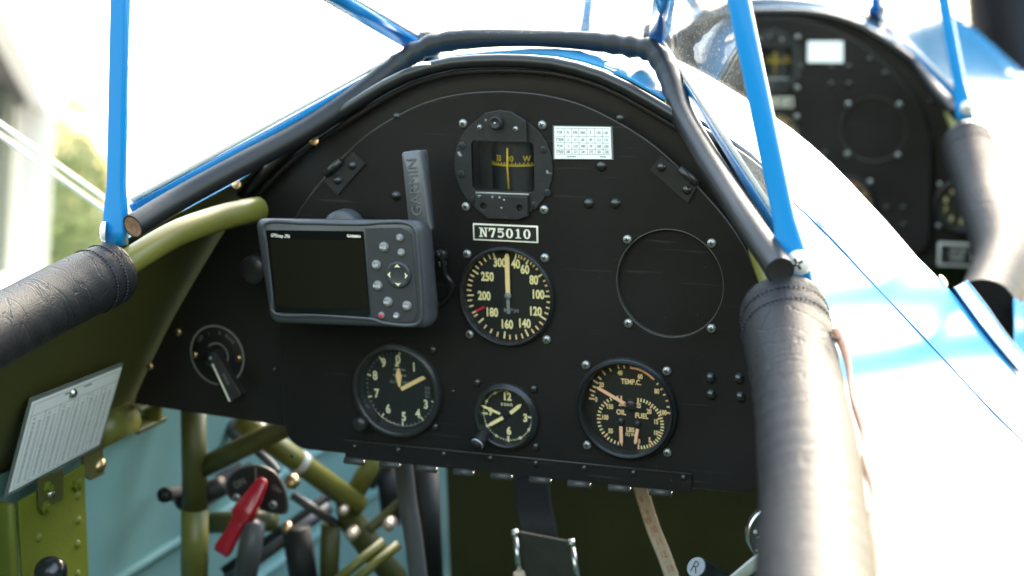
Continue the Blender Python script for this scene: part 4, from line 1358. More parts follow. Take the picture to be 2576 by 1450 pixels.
# ------------------------------------------------------------------ N75010 plate and cards
def reg_plate(Y0, label):
    c = [uv(1192, 562), uv(1355, 568), uv(1354, 611), uv(1191, 604)]
    u0, u1, v0, v1 = (c[0][0] + c[3][0]) / 2, (c[1][0] + c[2][0]) / 2, (c[2][1] + c[3][1]) / 2, (c[0][1] + c[1][1]) / 2
    w_, h_ = u1 - u0, v1 - v0; fr = PF(Y0, (u0 + u1) / 2, (v0 + v1) / 2)
    o = thing('registration_plate', label, 'sign', fr(0, 0, 0))
    mb = MB(); mb.box(fr, w_, h_, 1.2, M['white'], .2, c=(0, 0, .65)); mb.box(fr, w_ - 2.2, h_ - 2.2, .3, M['dial'], c=(0, 0, 1.2)); mb.obj('plate', o)
    mb = MB(); W = 1.45; hh = h_ * .56
    xs = np.linspace(-w_ * .335, w_ * .335, 6)
    for ch, x in zip('N75010', xs):
        cw = w_ * .118
        st = 1.55
        def R(x0, y0, x1, y1): mb.poly(fr, [(x + x0 * cw, y0 * hh), (x + x1 * cw, y0 * hh), (x + x1 * cw, y1 * hh), (x + x0 * cw, y1 * hh)], W, M['white'])
        if ch == 'N':
            R(-.42, -.5, -.22, .5); R(.24, -.5, .42, .5); mb.poly(fr, [(x - .42 * cw, .5 * hh), (x - .15 * cw, .5 * hh), (x + .42 * cw, -.5 * hh), (x + .2 * cw, -.5 * hh)], W, M['white'])
            R(-.6, -.5, -.08, -.4); R(-.6, .4, -.2, .5); R(.08, .4, .6, .5)
        elif ch == '7':
            R(-.42, .3, .45, .5); R(-.42, .12, -.3, .32); mb.poly(fr, [(x + .45 * cw, .32 * hh), (x + .1 * cw, -.5 * hh), (x - .18 * cw, -.5 * hh), (x + .2 * cw, .32 * hh)], W, M['white'])
        elif ch == '5':
            R(-.38, .32, .38, .5); R(-.38, 0, -.22, .34)
            P = spline([(x - .34 * cw, .06 * hh), (x + .05 * cw, .16 * hh), (x + .34 * cw, -.12 * hh), (x + .1 * cw, -.42 * hh), (x - .38 * cw, -.36 * hh)], 5)
            for a, b in zip(P, P[1:]): mb.seg2(fr, a, b + (b - a) * .15, 1.25, W, M['white'])
        elif ch == '1':
            R(-.13, -.5, .13, .5); R(-.36, -.5, .36, -.4); mb.poly(fr, [(x - .36 * cw, .3 * hh), (x - .1 * cw, .28 * hh), (x - .0 * cw, .5 * hh), (x - .1 * cw, .5 * hh)], W, M['white'])
        else:
            n = 28
            out = [fr(x + .46 * cw * math.cos(2 * math.pi * i / n), .51 * hh * math.sin(2 * math.pi * i / n), W) for i in range(n)]
            inn = [fr(x + .19 * cw * math.cos(2 * math.pi * i / n), .39 * hh * math.sin(2 * math.pi * i / n), W) for i in range(n)]
            mb.add(out + inn, [[i, (i + 1) % n, n + (i + 1) % n, n + i] for i in range(n)], M['white'], False)
    mb.obj('lettering', o)
    return o


reg_plate(0, 'black plate lettered N75010 above the nearer airspeed dial')


def table_card(Y0, label, detail=True, corners=((1396, 318), (1537, 320), (1540, 400), (1397, 399))):
    c = [uv(*q, 0, Y0) for q in corners]; fr = PF(Y0); o = thing('table_card', label, 'card', (c[0][0], Y0, c[0][1]))
    mb = MB(); cc = np.mean(c, axis=0); mb.slab(fr, [cc + (q - cc) * (1.06, 1.05) for q in c][::-1], .05, 1.0, M['laminate']); mb.slab(fr, c[::-1], 1.0, 1.5, M['brightpaper']); mb.obj('card', o)
    if detail:
        mb = MB(); L = lambda s, t: (1 - s) * (1 - t) * c[0] + s * (1 - t) * c[1] + s * t * c[2] + (1 - s) * t * c[3]
        cols = [0.02, .18, .31, .44, .58, .72, .86, .98]; rows = [.05, .3, .5, .7, .86]
        for s in cols[1:-1]: mb.seg2(fr, L(s, .05), L(s, .86), .3, 1.6, M['ink'])
        for t in rows: mb.seg2(fr, L(.02, t), L(.98, t), .3, 1.6, M['ink'])
        words = [('FOR', 'N', '030', '060', 'E', '120', '150'), ('STEER', '2', '31', '60', '90', '121', '151'), ('FOR', 'S', '210', '240', 'W', '300', '330'), ('STEER', '180', '211', '241', '272', '301', '330')]
        for r in range(4):
            for k in range(7):
                p = L((cols[k] + cols[k + 1]) / 2, (rows[r] + rows[r + 1]) / 2); mb.text(fr, words[r][k], p[0], p[1], 2.0, 1.6, M['inkdark'], .8, .01)
        for s, q in ((.3, .93), (.85, .93)): p = L(s, q); mb.rect(fr, p[0], p[1], 7 if s < .5 else 5, .7, 1.6, M['ink'])
        mb.obj('printed_table', o)
    return o


table_card(0, 'small white card with a printed grid, right of the nearer compass')


# ------------------------------------------------------------------ handheld navigator
def gps():
    o = thing('gps_receiver', 'grey handheld navigation receiver with blank screen and stub antenna, clamped before the panel', 'navigator', (-140, -40, 0))
    secs = [(22, [(668, 552), (1086, 566), (1104, 795), (706, 800)], 9), (38, [(652, 549), (1084, 556), (1104, 816), (692, 809)], 10), (52, [(643, 549), (1074, 554), (1094, 826), (683, 812)], 9),
            (59, [(645, 552), (1062, 556), (1078, 826), (683, 811)], 8), (62, [(655, 560), (1049, 565), (1062, 818), (690, 804)], 7)]
    R = []
    for w_, c, r in secs:
        P = [uv(*q, w_) for q in c][::-1]; P = rpoly(P, r, 6); R.append([np.array((p[0], -w_, p[1])) for p in P])
    mb = MB(); mb.rings(R, M['gps'], True, True); body = mb.obj('body', o)
    fr = PF(0); W = 62.0; U = lambda x, y: uv(x, y, W)
    # raised rib that frames screen and keypad
    rib = [U(668, 562), U(760, 561), U(900, 564), U(960, 560), U(1015, 560), U(1042, 575), U(1050, 620), U(1056, 700), U(1060, 790), U(1050, 815), U(1015, 819), U(960, 812), U(930, 803), U(800, 794), U(693, 790), U(684, 740), U(672, 620)]
    mb = MB(); mb.tube([(p[0], -W + .5, p[1]) for p in spline(rib, 5, True)], 1.7, 8, M['gps'], closed=True); mb.obj('face_rib', o)
    key = [U(920, 575), U(1010, 573), U(1036, 590), U(1052, 785), U(1040, 808), U(1000, 811), U(936, 798)]
    mb = MB(); mb.slab(fr, key[::-1], W, W + .5, M['gpskey']); mb.obj('keypad', o)
    sc = [U(670, 579), U(915, 582), U(931, 797), U(694, 785)]
    mb = MB(); mb.slab(fr, rpoly(sc[::-1], 1.5, 3), W, W + .8, M['screenglass']); s_ = mb.obj('screen', o)
    l = [U(681, 602), U(914, 604), U(928, 779), U(697, 772)]
    mb = MB(); mb.poly(fr, l[::-1], W + .9, M['lcd']); mb.obj('display', s_)
    mb = MB(); p = U(707, 593); mb.text(fr, 'GPSmap 296', p[0], p[1], 2.6, W + .9, M['white'], .85, .015, rot=-1, shear=.25)
    p = U(891, 594); mb.text(fr, 'GARMIN', p[0], p[1], 2.0, W + .9, M['white'], 1.05, .03, rot=-1); mb.obj('screen_lettering', s_)
    for x, y, r, s in ((1007, 598, 3.0, 'IN'), (967, 621, 3.8, 'PAGE'), (1011, 635, 3.0, 'OUT'), (948, 666, 3.8, 'QUIT'), (952, 718, 3.8, 'ENTER'), (977, 759, 3.8, 'NRST'), (1025, 769, 3.8, 'FIND'), (999, 794, 2.7, '-'), (961, 793, 2.7, None)):
        p = U(x, y); f2 = PF(0, p[0], p[1], W + .5); mb = MB()
        if s is None:
            mb.lathe([(r, 0), (r * .95, 1), (r * .7, 1.4), (1e-3, 1.5)], f2, 18, M['button']); mb.dome(f2.off(-.2, -.2, 1.1), r * .62, .8, M['redmark'], 14)
        else:
            mb.lathe([(r, 0), (r * .96, 1.1), (r * .75, 1.9), (r * .4, 2.2), (1e-3, 2.25)], f2, 20, M['button'])
            mb.rect(f2, 0, -.1, r * 1.25, r * .5, 2.3, M['paper']) if s == '-' else mb.text(f2, s, 0, -.1, r * .5, 2.35, M['paper'], .75, .03)
        mb.obj('button', o)
    p = U(1004, 691); f2 = PF(0, p[0], p[1], W + .4); mb = MB()
    mb.lathe([(10.2, 0), (10.2, .4), (9.6, 1.6), (8.6, 2.2), (6.8, 1.4), (4.0, 1.0), (1e-3, .9)], f2, 40, M['gpskey'])
    for a in (0, 90, 180, 270):
        g = f2.rot(a); mb.poly(g, [(-2.5, 5.7), (0, 8.3), (2.5, 5.7), (0, 6.1)], 2.25, M['creampale'])
    mb.obj('rocker_pad', o)
    # antenna at the back, standing up on the right
    c0 = [uv(1008, 384, 40), uv(1056, 378, 40), uv(1084, 585, 40), uv(1030, 585, 40)]
    c1 = [uv(1034, 378, 22), uv(1079, 376, 22), uv(1096, 575, 22), uv(1050, 580, 22)]
    fa = Fr((0, -42, 0)); mb = MB()
    Rn = []
    for w_, c, r in ((24, c1, 2.4), (38, c0, 2.4), (40.5, [np.mean(c0, axis=0) + (q - np.mean(c0, axis=0)) * (.9, .985) for q in c0], 2.0)):
        Rn.append([np.array((q[0], -w_, q[1])) for q in rpoly(c[::-1], r, 4)])
    mb.rings(Rn, M['antenna']); an = mb.obj('antenna', o)
    q0, q1 = uv(1050, 545, 41), uv(1034, 397, 41); dd = q1 - q0; f3 = Fr((((q0 + q1) / 2)[0], -40.6, ((q0 + q1) / 2)[1]), (dd[0], 0, dd[1]), (-dd[1], 0, dd[0]))
    mb = MB(); g, _f = text_geo('GARMIN', .02); width = (g[:, 0].max() - g[:, 0].min()); mb.text(f3, 'GARMIN', 0, 0, 8.2, .1, M['antenna'], np.linalg.norm(dd) * .98 / (width * 8.2 / .7), .0, depth=.06); mb.obj('moulded_lettering', an)
    # clamp knob and arm behind, power lead on the right
    p = uv(640, 678, 18); mb = MB(); mb.lathe([(11.5, -6), (11.5, 4), (10, 6), (1e-3, 6)], PF(0, p[0], p[1], 16), 32, M['bezel']); mb.obj('clamp_knob', o)
    p = uv(855, 541, 30); mb = MB(); mb.lathe([(16, -8), (16, 3), (14, 5), (1e-3, 5)], PF(0, p[0], p[1] - 13, 26), 32, M['gps']); mb.obj('mount_arm', o)
    mb = MB(); mb.tube([(-150, 4, 5), (-150, -26, 8)], 11, 18, M['black']); mb.obj('mount_arm', o)
    mb = MB(); mb.tube(spline([at(1100, 640, -20), at(1112, 652, -16), at(1120, 690, -14), at(1136, 715, -12), at(1128, 745, -8), at(1108, 765, -5), at(1085, 780, -8)], 6), 2.2, 10, M['rubber']); mb.obj('power_lead', o)
    p = at(1112, 640, -12); mb = MB(); mb.box(Fr(p), 8, 7, 8, M['blackscrew'], 1.5); mb.box(Fr(p), 5, 4, 5, M['screw'], 1, c=(1, -7, 2)); mb.obj('lead_plug', o)


gps()


# ------------------------------------------------------------------ ignition switch on the left bulkhead
def ignition():
    Y0 = 15.7; q = uv(549, 893, 0, Y0); fr = PF(Y0, q[0], q[1]); o = thing('ignition_switch', 'round magneto switch with a black lever and white ring, left of the panel', 'switch', fr(0, 0, 0))
    mb = MB(); mb.lathe([(26.5, 0), (26.5, 1.2), (26, 1.6), (1e-3, 1.6)], fr, 56, M['dial']); mb.obj('switch_plate', o)
    mb = MB()
    def arc(r, a0, a1, wd, w_):
        n = 60
        for i in range(n):
            p, q2 = [(r * math.sin(math.radians(a)), r * math.cos(math.radians(a))) for a in (a0 + (a1 - a0) * i / n, a0 + (a1 - a0) * (i + 1.03) / n)]
            mb.seg2(fr, p, q2, wd, w_, M['greymark'])
    arc(25.2, -178, 140, 1.5, 1.75); arc(10.4, -45, 125, 1.3, 1.75)
    for s, a in (('OFF', -48), ('L', -19), ('R', 12), ('BOTH', 42)):
        rr = 20; aa = math.radians(a); mb.text(fr, s, rr * math.sin(aa), rr * math.cos(aa), 3.0, 1.8, M['greymark'], .9, 0, rot=-a)
    mb.obj('dial_marking', o)
    for du in (-21.5, 20.5):
        f2 = fr.off(du, -1, 1.6).rot(du * 3); inst('screw', 'ign_brass', o, f2.o, lambda mb: b_phillips(mb, 3.0, 'brass'), f2)
    mb = MB(); h0 = uv(548, 890, 14, Y0); h = fr.off(h0[0] - q[0], h0[1] - q[1], 0)
    mb.lathe([(9, 1.6), (8.4, 8), (7, 13), (1e-3, 14)], fr, 28, M['blackscrew'])
    a, b = at(541, 893, Y0 - 16), at(598, 1003, Y0 - 20); d = nrm(b - a); x = nrm(np.cross((0, -1, 0), d))
    x = -x; lf = Fr((a + b) / 2, x, d); L = np.linalg.norm(b - a)
    mb.plate(lf.off(0, 0, -4), rpoly([(-4, -L / 2 - 3), (4, -L / 2 - 3), (7.5, L / 2), (-7.5, L / 2)], 2.5), [], 8, M['blackscrew'], .8)
    mb.obj('switch_lever', o)
    mb = MB(); s1 = 1 if lf(-6, 0)[0] < lf(6, 0)[0] else -1
    mb.seg2(lf, (-3.6 * s1, -L / 2 + 6), (-5.4 * s1, L / 2 - 1), 1.8, 4.15, M['white']); mb.text(lf, 'SWITCH', 1.5 * s1, 2, 2.3, 4.15, M['greymark'], .8, .02, rot=90)
    mb.dome(lf.off(-3 * s1, -L / 2 + 1, 4), 1.6, 1.0, M['screw'], 12)
    mb.obj('lever_marking', o)


ignition()


# ------------------------------------------------------------------ fuel valve
def fuel_valve():
    f0 = at(645, 1237, 78); fr = Fr(f0, (1, 0.18, -0.02), (0.02, 0.12, 1)); o = thing('fuel_valve', 'fuel shut-off valve with red handle on a black ON plate', 'valve', f0)
    k = 1 / 3.0
    P = lambda x, y: ((x - 645) * k, -(y - 1237) * k)
    out = [P(558, 1225), P(575, 1192), P(605, 1172), P(648, 1163), P(690, 1175), P(718, 1205), P(734, 1250), P(733, 1288), P(700, 1294), P(630, 1280), P(575, 1262)]
    out = [tuple(p) for p in spline(out, 4, True)]
    mb = MB(); mb.slab(fr, out[::-1], 0, 2, M['greymetal']); inn = [(p[0] * .93, p[1] * .93) for p in out]; mb.slab(fr, inn[::-1], 2.0, 2.3, M['dial']); mb.obj('valve_plate', o)
    mb = MB(); mb.text(fr, 'ON', *P(600, 1215), 6.0, 2.5, M['greymark'], .9, .0, rot=30); mb.text(fr, 'OFF', *P(705, 1225), 4.5, 2.5, M['greymark'], .9, 0, rot=-40); mb.rect(fr, *P(646, 1187), 1.2, 11, 2.5, M['greymark'])
    mb.obj('plate_lettering', o)
    for p in ((592, 1255), (695, 1268)): f2 = fr.off(*P(*p), 2.3); inst('screw', 'valve_screw', o, f2.o, lambda mb: b_phillips(mb, 4.0), f2)
    # handle: a faceted paddle, narrow at the top, forked at the bottom
    a, b = at(664, 1205, 58), at(556, 1392, 30); d = nrm(b - a); L = np.linalg.norm(b - a)
    x = nrm(np.cross((0.1, -1, .25), d)); hf = Fr(a, x, d)
    mb = MB(); secs = [(0, 3.2, 3), (4, 5.0, 4), (20, 7.4, 6), (30, 8.6, 7.5), (37, 9.2, 7.5), (41, 6.6, 5.5), (52, 5.8, 5), (L - 4, 7.4, 5), (L, 6.6, 3.5)]
    R = []
    for s, hw, th in secs: R.append([hf(u, s, v) for u, v in rpoly([(-hw, -th), (hw, -th), (hw, th), (-hw, th)], 1.5, 3)])
    mb.rings(R, M['red']); mb.obj('valve_handle', o)


fuel_valve()


# ------------------------------------------------------------------ green bracket, deviation card, lever ball on the left side
def left_bracket():
    X = -352; A = lambda x, y, dx=0: atx(x, y, X + dx)
    o = thing('side_bracket', 'bright green riveted bracket at the lower left corner', 'bracket', A(110, 1320))
    c = [A(40, 1262), A(205, 1168), A(217, 1460), A(50, 1470)]
    mb = MB(); xx = nrm(c[1] - c[0])
    fr = Fr((X, 0, 0), (0, 1, 0), (0, 0, 1)); pl = [(p[1], p[2]) for p in c]
    cc = np.mean(pl, axis=0); pl = [np.array(p) for p in pl]
    ex = pl[0] + (pl[3] - pl[0]) * 1.5; ex2 = pl[1] + (pl[2] - pl[1]) * 1.5
    mb.plate(fr, [tuple(q) for q in (ex, ex2, pl[1], pl[0])], [], 3, M['green'], .8)
    mb.box(Fr((X - 14, (pl[0][0] + ex[0]) / 2 - 4, (pl[0][1] + ex[1]) / 2), (1, 0, 0), (0, ex[0] - pl[0][0], ex[1] - pl[0][1])), 30, np.linalg.norm(ex - pl[0]), 9, M['green'], 3.5)
    mb.obj('bracket_plate', o)
    rf = lambda p: Fr(p, (0, 1, 0), (0, 0, 1))
    for x, y in ((277 / 1.13 / 0 if False else 276 * .5964 / .5964 * 0 + 278, 1249), (97, 1354), (289, 1370), (105, 1430), (290, 1445), (212 - 15, 1310)):
        if x > 225: x = 195
        p = A(x, y, 3.1); inst('rivet', 'bracket_rivet', o, p, lambda mb: mb.dome(Z0, 3.6, 2.0, M['green'], 14), rf(p))
    for x, y in ((112, 1227), (263 - 5, 1182), (108, 1277)):
        if x > 215: x = 190; y = 1220
        p = A(x, y, 3.1); inst('bracket_bolt', 'bracket_bolt', o, p, lambda mb: mb.lathe([(5.5, 0), (5.5, 3.5), (3.5, 4), (3.2, 7), (1e-3, 7.2)], Z0, 6, M['green'], smooth=False), rf(p))
    t = [A(95, 1205, 5), A(158, 1180, 5), A(158, 1257, 5), A(97, 1284, 5)]
    tp = [(p[1], p[2]) for p in t]; mb = MB(); mb.plate(Fr((X + 4, 0, 0), (0, 1, 0), (0, 0, 1)), [tuple(q) for q in tp[::-1]], [], 1.6, M['olive'], .3); tb = mb.obj('card_tab', o)
    p = A(128, 1243, 6); inst('tab_screw', 'tab_screw', o, p, lambda mb: mb.dome(Z0, 4.4, 3.0, M['steel'], 16), rf(p))
    t = [A(203, 1140, -6), A(252, 1116, -6), A(256, 1192, -6), A(222, 1208, -6), A(203, 1195, -6)]
    tp = [(p[1], p[2]) for p in t]; mb = MB(); mb.plate(Fr((X - 6, 0, 0), (0, 1, 0), (0, 0, 1)), [tuple(q) for q in tp[::-1]], [], 3, M['olive'], .6); mb.obj('card_tab', o)
    return o


left_bracket()


def deviation_card():
    TL, TR, BR, BL = atx(74, 1003, -320), atx(311, 911, -320), atx(254, 1126, -349), atx(10, 1252, -353)
    o = thing('deviation_card', 'laminated white card of printed columns hanging on the left side', 'card', (TL + BR) / 2)
    x = nrm(TR - TL); fr = Fr(TL, x, TL - BL)
    loc = lambda p: np.array([(p - TL) @ fr.x, (p - TL) @ fr.y])
    c = [loc(p) for p in (TL, TR, BR, BL)]; L = lambda s, t: (1 - s) * (1 - t) * c[0] + s * (1 - t) * c[1] + s * t * c[2] + (1 - s) * t * c[3]
    sg = 1 if fr.z @ (CAM - TL) > 0 else -1
    mb = MB(); mb.slab(fr, rpoly(c[::-1], 3, 4), -.5 * sg, .5 * sg, M['laminate']); mb.slab(fr, [L(.03, .045), L(.985, .045), L(.975, .955), L(.03, .965)][::-1], .5 * sg, .8 * sg, M['brightpaper']); mb.obj('card', o)
    mb = MB(); w_ = .95 * sg
    for a, b in (((.06, .08), (.96, .08)), ((.96, .08), (.96, .93)), ((.96, .93), (.06, .94)), ((.06, .94), (.06, .08)), ((.06, .2), (.96, .2))): mb.seg2(fr, L(*a), L(*b), .35, w_, M['ink'])
    for i in range(1, 6): s = .06 + .15 * i; mb.seg2(fr, L(s, .2), L(s, .94), .4, w_, M['inkdark'])
    for i in range(6):
        for j, off in enumerate((.045, .105)):
            s = .06 + .15 * i + off; p = L(s, .24); mb.text(fr, 'FR'[j % 2] if False else ('C' if j == 0 else '-'), p[0], p[1], 2.6, w_, M['inkdark'], 1, .01)
            for r in range(22):
                p = L(s, .29 + r * .029); n = rng.integers(100, 999)
                mb.text(fr, str(n), p[0], p[1], 1.75, w_, M['inkdark'] if j == 0 else M['ink'], .95, .005)
    for s, wd in ((.42, 11), (.62, 10)): p = L(s, .105); mb.rect(fr, p[0], p[1], wd, 1.5, w_, M['ink'])
    mb.obj('printed_columns', o)
    p = fr(*L(.46, .125), sg * 1.0); f2 = Fr(p, fr.x, fr.y * sg) if sg > 0 else Fr(p, -fr.x, fr.y)
    inst('card_screw', 'card_screw', o, p, lambda mb: mb.dome(Z0, 4.0, 3.6, M['steel'], 16), f2)


deviation_card()
p = at(128, 1440, -160); mb = MB()
mb.lathe([(1e-3, -12.5)] + [(12.5 * math.cos(a), 12.5 * math.sin(a)) for a in np.linspace(-1.5, 1.55, 16)] + [(1e-3, 12.5)], Fr(p), 28, M['blackscrew'])
mb.tube([p, p + np.array([-6, 20, -120])], 4, 10, M['steel'])
tag(mb.obj('lever_knob'), 'black ball knob at the foot of the green bracket', 'knob')


# ------------------------------------------------------------------ under the panel: tape, straps, buckle
def ribbon(name, pts, width, th, m, label, cat, marks=None):
    P = [np.asarray(p, float) for p in pts]; P = spline(P, 8) if len(P) > 2 else P
    mb = MB(); R = []
    for i, p in enumerate(P):
        t = nrm(P[min(i + 1, len(P) - 1)] - P[max(i - 1, 0)]); x = nrm(np.array([1, 0, 0]) - t * t[0]); y = np.cross(t, x)
        R.append([p - x * width / 2 - y * th / 2, p + x * width / 2 - y * th / 2, p + x * width / 2 + y * th / 2, p - x * width / 2 + y * th / 2])
    mb.rings(R, M[m], smooth=False)
    return mb, P


mb, P = ribbon('scale_tape', [at(1600, 1190, 120), at(1640, 1320, 112), at(1672, 1400, 106), at(1700, 1480, 100)], 11.5, .8, 'tape', '', '')
for x, y, s in ((1610, 1255, '8'), (1625, 1290, '9'), (1628, 1308, 'W'), (1643, 1332, '10'), (1655, 1362, '11'), (1668, 1395, '12'), (1684, 1430, '13')):
    q = at(x + 3, y, 108 - (y - 1190) * .05 + 3); t = nrm(P[-1] - P[0]); f2 = Fr(q, (t[2] * -1, 0, t[0]) if True else (1, 0, 0), (-t[0], -t[1], -t[2]))
    mb.text(f2, s, 0, 0, 5.5, .6, M['tapered'], .8, .01)
    mb.seg2(f2, (-4.5, 6), (-2, 6), .6, .6, M['tapered'])
tag(mb.obj('scale_tape'), 'cream tape strip with red numbers hanging below the panel', 'tape')
mb, P = ribbon('harness_strap', [at(1335, 1180, 230), at(1345, 1280, 215), at(1362, 1360, 200), at(1375, 1480, 190)], 32, 2, 'web', '', '')
tag(mb.obj('harness_strap'), 'wide black webbing strap in the dark below the clock', 'strap')


def pouch():
    c = at(1375, 1400, 120); o = thing('canvas_pouch', 'dark green canvas flap between two metal rods at the bottom edge', 'pouch', c)
    mb = MB(); P = [at(1300, 1336, 120), at(1432, 1362, 120), at(1455, 1480, 105), at(1312, 1480, 105)]
    n = nrm(np.cross(P[1] - P[0], P[3] - P[0])) * 3
    mb.add([p - n for p in P] + [p + n for p in P], [[0, 1, 2, 3], [7, 6, 5, 4], [0, 4, 5, 1], [1, 5, 6, 2], [2, 6, 7, 3], [3, 7, 4, 0]], M['canvas'], False); mb.obj('canvas_flap', o)
    for a, b in (((1295, 1340, 115), (1308, 1440, 102)), ((1437, 1364, 115), (1456, 1470, 102))):
        mb = MB(); p, q = at(*a), at(*b); mb.tube([p, q], 2.6, 12, M['steel']); mb.tube([p - nrm(q - p) * 2, p + nrm(q - p) * 4], 3.4, 12, M['steel']); mb.obj('metal_rod', o)
    mb = MB(); mb.tube([at(1305, 1440, 100), at(1315, 1480, 100)], 5, 12, M['tape']); mb.obj('strap_end', o)


pouch()


# ------------------------------------------------------------------ right side controls, half hidden by the leather roll
def knob_r():
    a, b = at(1751, 1427, -150), at(1850, 1490, -110)
    o = thing('control_knob', 'black cylindrical knob with an R cut in its end', 'knob', b)
    d = nrm(b - a); up = np.array([0.1, 0, 1.0]); x = nrm(np.cross(up, -d)); fr = Fr(a, x, np.cross(-d, x))
    if fr.z @ (-d) < 0: fr = Fr(a, -x, np.cross(-d, -x))
    mb = MB(); mb.tube([a, a + d * 1.2, b], [6.8, 7.6, 7.6], 28, M['bezel']); mb.obj('knob_body', o)
    mb = MB(); mb.disc(fr, 6.6, .1, M['button'], 32); mb.text(fr, 'R', 0, 0, 8.0, .25, M['slot'], .9, -.01); mb.obj('knob_face', o)


knob_r()
mb = MB(); a, b = at(1840, 1466, -190), at(1935, 1388, -215); mb.bar(a, b, 7, 3.5, (0.3, -1, .2), M['gutter'], .6)
tag(mb.obj('metal_lever'), 'bright flat metal lever reaching under the right leather roll', 'lever')


def side_dial():
    c = at(1951, 1345, -170); fr = Fr(c, (0.86, 0.5, 0), (0, .15, 1)); o = thing('trim_dial', 'round chrome rimmed dial half hidden behind the right leather roll', 'dial', c)
    mb = MB(); mb.lathe([(18, -6), (18.6, 0), (18.2, 1.2), (17, 1.6), (16.4, .6)], fr, 56, M['steel']); mb.obj('chrome_rim', o)
    mb = MB(); mb.disc(fr, 16.8, .5, M['greymetal'], 48); mb.poly(fr, [(-13, -1), (-7, 4.5), (-7.5, -1)], .8, M['white']); mb.disc(fr, 1.3, .8, M['white'], 12, -13.2, 3.0); mb.disc(fr, .8, .8, M['white'], 10, -13, -9); mb.obj('dial_face', o)


side_dial()

# ------------------------------------------------------------------ the farther cockpit's panel
pan2 = panel(YF, 'black instrument panel of the farther cockpit, out of focus', True)
screws(pan2, [(2092, 170), (2136, 168), (2091, 211), (2135, 211), (2188, 150), (2227, 185)], 'round', YF)
screws(pan2, [(2075, 385), (2230, 523), (2273, 523), (2273, 565)], 'round', YF, 0, .9)
compass(YF, 'blurred compass on the farther panel with a yellow card')
reg_plate(YF, 'blurred registration plate on the farther panel')
airspeed(YF, 'blurred dial on the farther panel half hidden by the white fuselage deck')
engine_gauge(YF, 'blurred dial low on the farther panel at the edge of the fuselage deck')
table_card(YF, 'blank white card on the farther panel', False, ((2033, 104), (2121, 104), (2121, 158), (2032, 157)))


def side_gauge():
    Y0 = YF - 4; q = uv(2418, 518, 0, Y0); fr = PF(Y0, q[0], q[1]); o = thing('side_gauge', 'black dial with yellow numerals beside the farther leather roll', 'gauge', fr(0, 0, 0))
    gauge_body(o, fr, 33, 29.5, 5, 4, 2)
    mb = MB(); mb.disc(fr, 29.4, -4, M['dial'])
    for i, s in enumerate('0123456789'):
        a = math.radians(i * 36); mb.text(fr, s, 20 * math.sin(a), 20 * math.cos(a), 7, -3.7, M['cream'], .85, .02)
    ticks(mb, fr, [(i * 7.2, 28.5, 26, 1) for i in range(50)], -3.7, M['greymark']); mb.obj('dial', o)
    mb = MB(); mb.seg2(fr, (0, 0), (11, -20), 3.4, -2.6, M['orange'], 2); mb.obj('pointer', o)
    four(o, *q, Y0, 26, 'phillips', .9)
    q = uv(2405, 640, 0, Y0); fr = PF(Y0, q[0], q[1]); o = thing('data_plate', 'blurred black data plate with a pale border below the farther dial', 'sign', fr(0, 0, 0))
    mb = MB(); mb.box(fr, 44, 30, 1.2, M['gutter'], .3, c=(0, 0, 2)); mb.box(fr, 37, 24, .4, M['dial'], c=(0, 0, 2.7)); mb.obj('plate', o)
    mb = MB()
    for i, (s, x) in enumerate((('CAUTION', 3), ('DO NOT', 2), ('EXCEED', 2))): mb.text(fr, s, x, 6.5 - 6 * i, 3.6, 3.0, M['gutter'], .9, .02)
    mb.obj('lettering', o)


side_gauge()


# ================================================================== the surroundings
def depth_pt(x, y, depth):
    d = ray(x, y); return world(CAM + d / (d @ CF) * depth)


def wobj(name, V, F, mats, mi=None, smooth=False, parent=None, loc=None):
    V = np.array(V, float); loc = V.mean(0) if loc is None else np.asarray(loc)
    me = bpy.data.meshes.new(name); me.from_pydata((V - loc).tolist(), [], F)
    for mm in mats: me.materials.append(mm)
    if mi: me.polygons.foreach_set('material_index', mi)
    if smooth: me.polygons.foreach_set('use_smooth', [True] * len(F))
    me.update(); o = bpy.data.objects.new(name, me); COL.objects.link(o)
    if parent: o.parent = parent; o.location = Vector(loc) - parent.location
    else: o.location = loc
    return o


def wbox(name, o, ex, ey, ez, m, parent=None):
    """A box from corner o along the three edge vectors."""
    o, ex, ey, ez = (np.asarray(q, float) for q in (o, ex, ey, ez))
    V = [o + a * ex + b * ey + c * ez for a in (0, 1) for b in (0, 1) for c in (0, 1)]
    F = [[0, 1, 3, 2], [4, 6, 7, 5], [0, 4, 5, 1], [2, 3, 7, 6], [0, 2, 6, 4], [1, 5, 7, 3]]
    return wobj(name, V, F, [m], parent=parent)


g = wobj('ground', [(-900, -900, 0), (900, -900, 0), (900, 900, 0), (-900, 900, 0)], [[0, 1, 2, 3]], [M['bounce_ground']], loc=(0, 0, 0)); g['kind'] = 'structure'


a_ = wobj('bounce_ground', [(-120, 1.6, .004), (120, 1.6, .004), (120, 160, .004), (-120, 160, .004)], [[0, 1, 2, 3]], [M['concrete']], loc=(0, 0, 0)); a_['kind'] = 'structure'  # pale sheet added to bounce light onto the fuselage and building wall


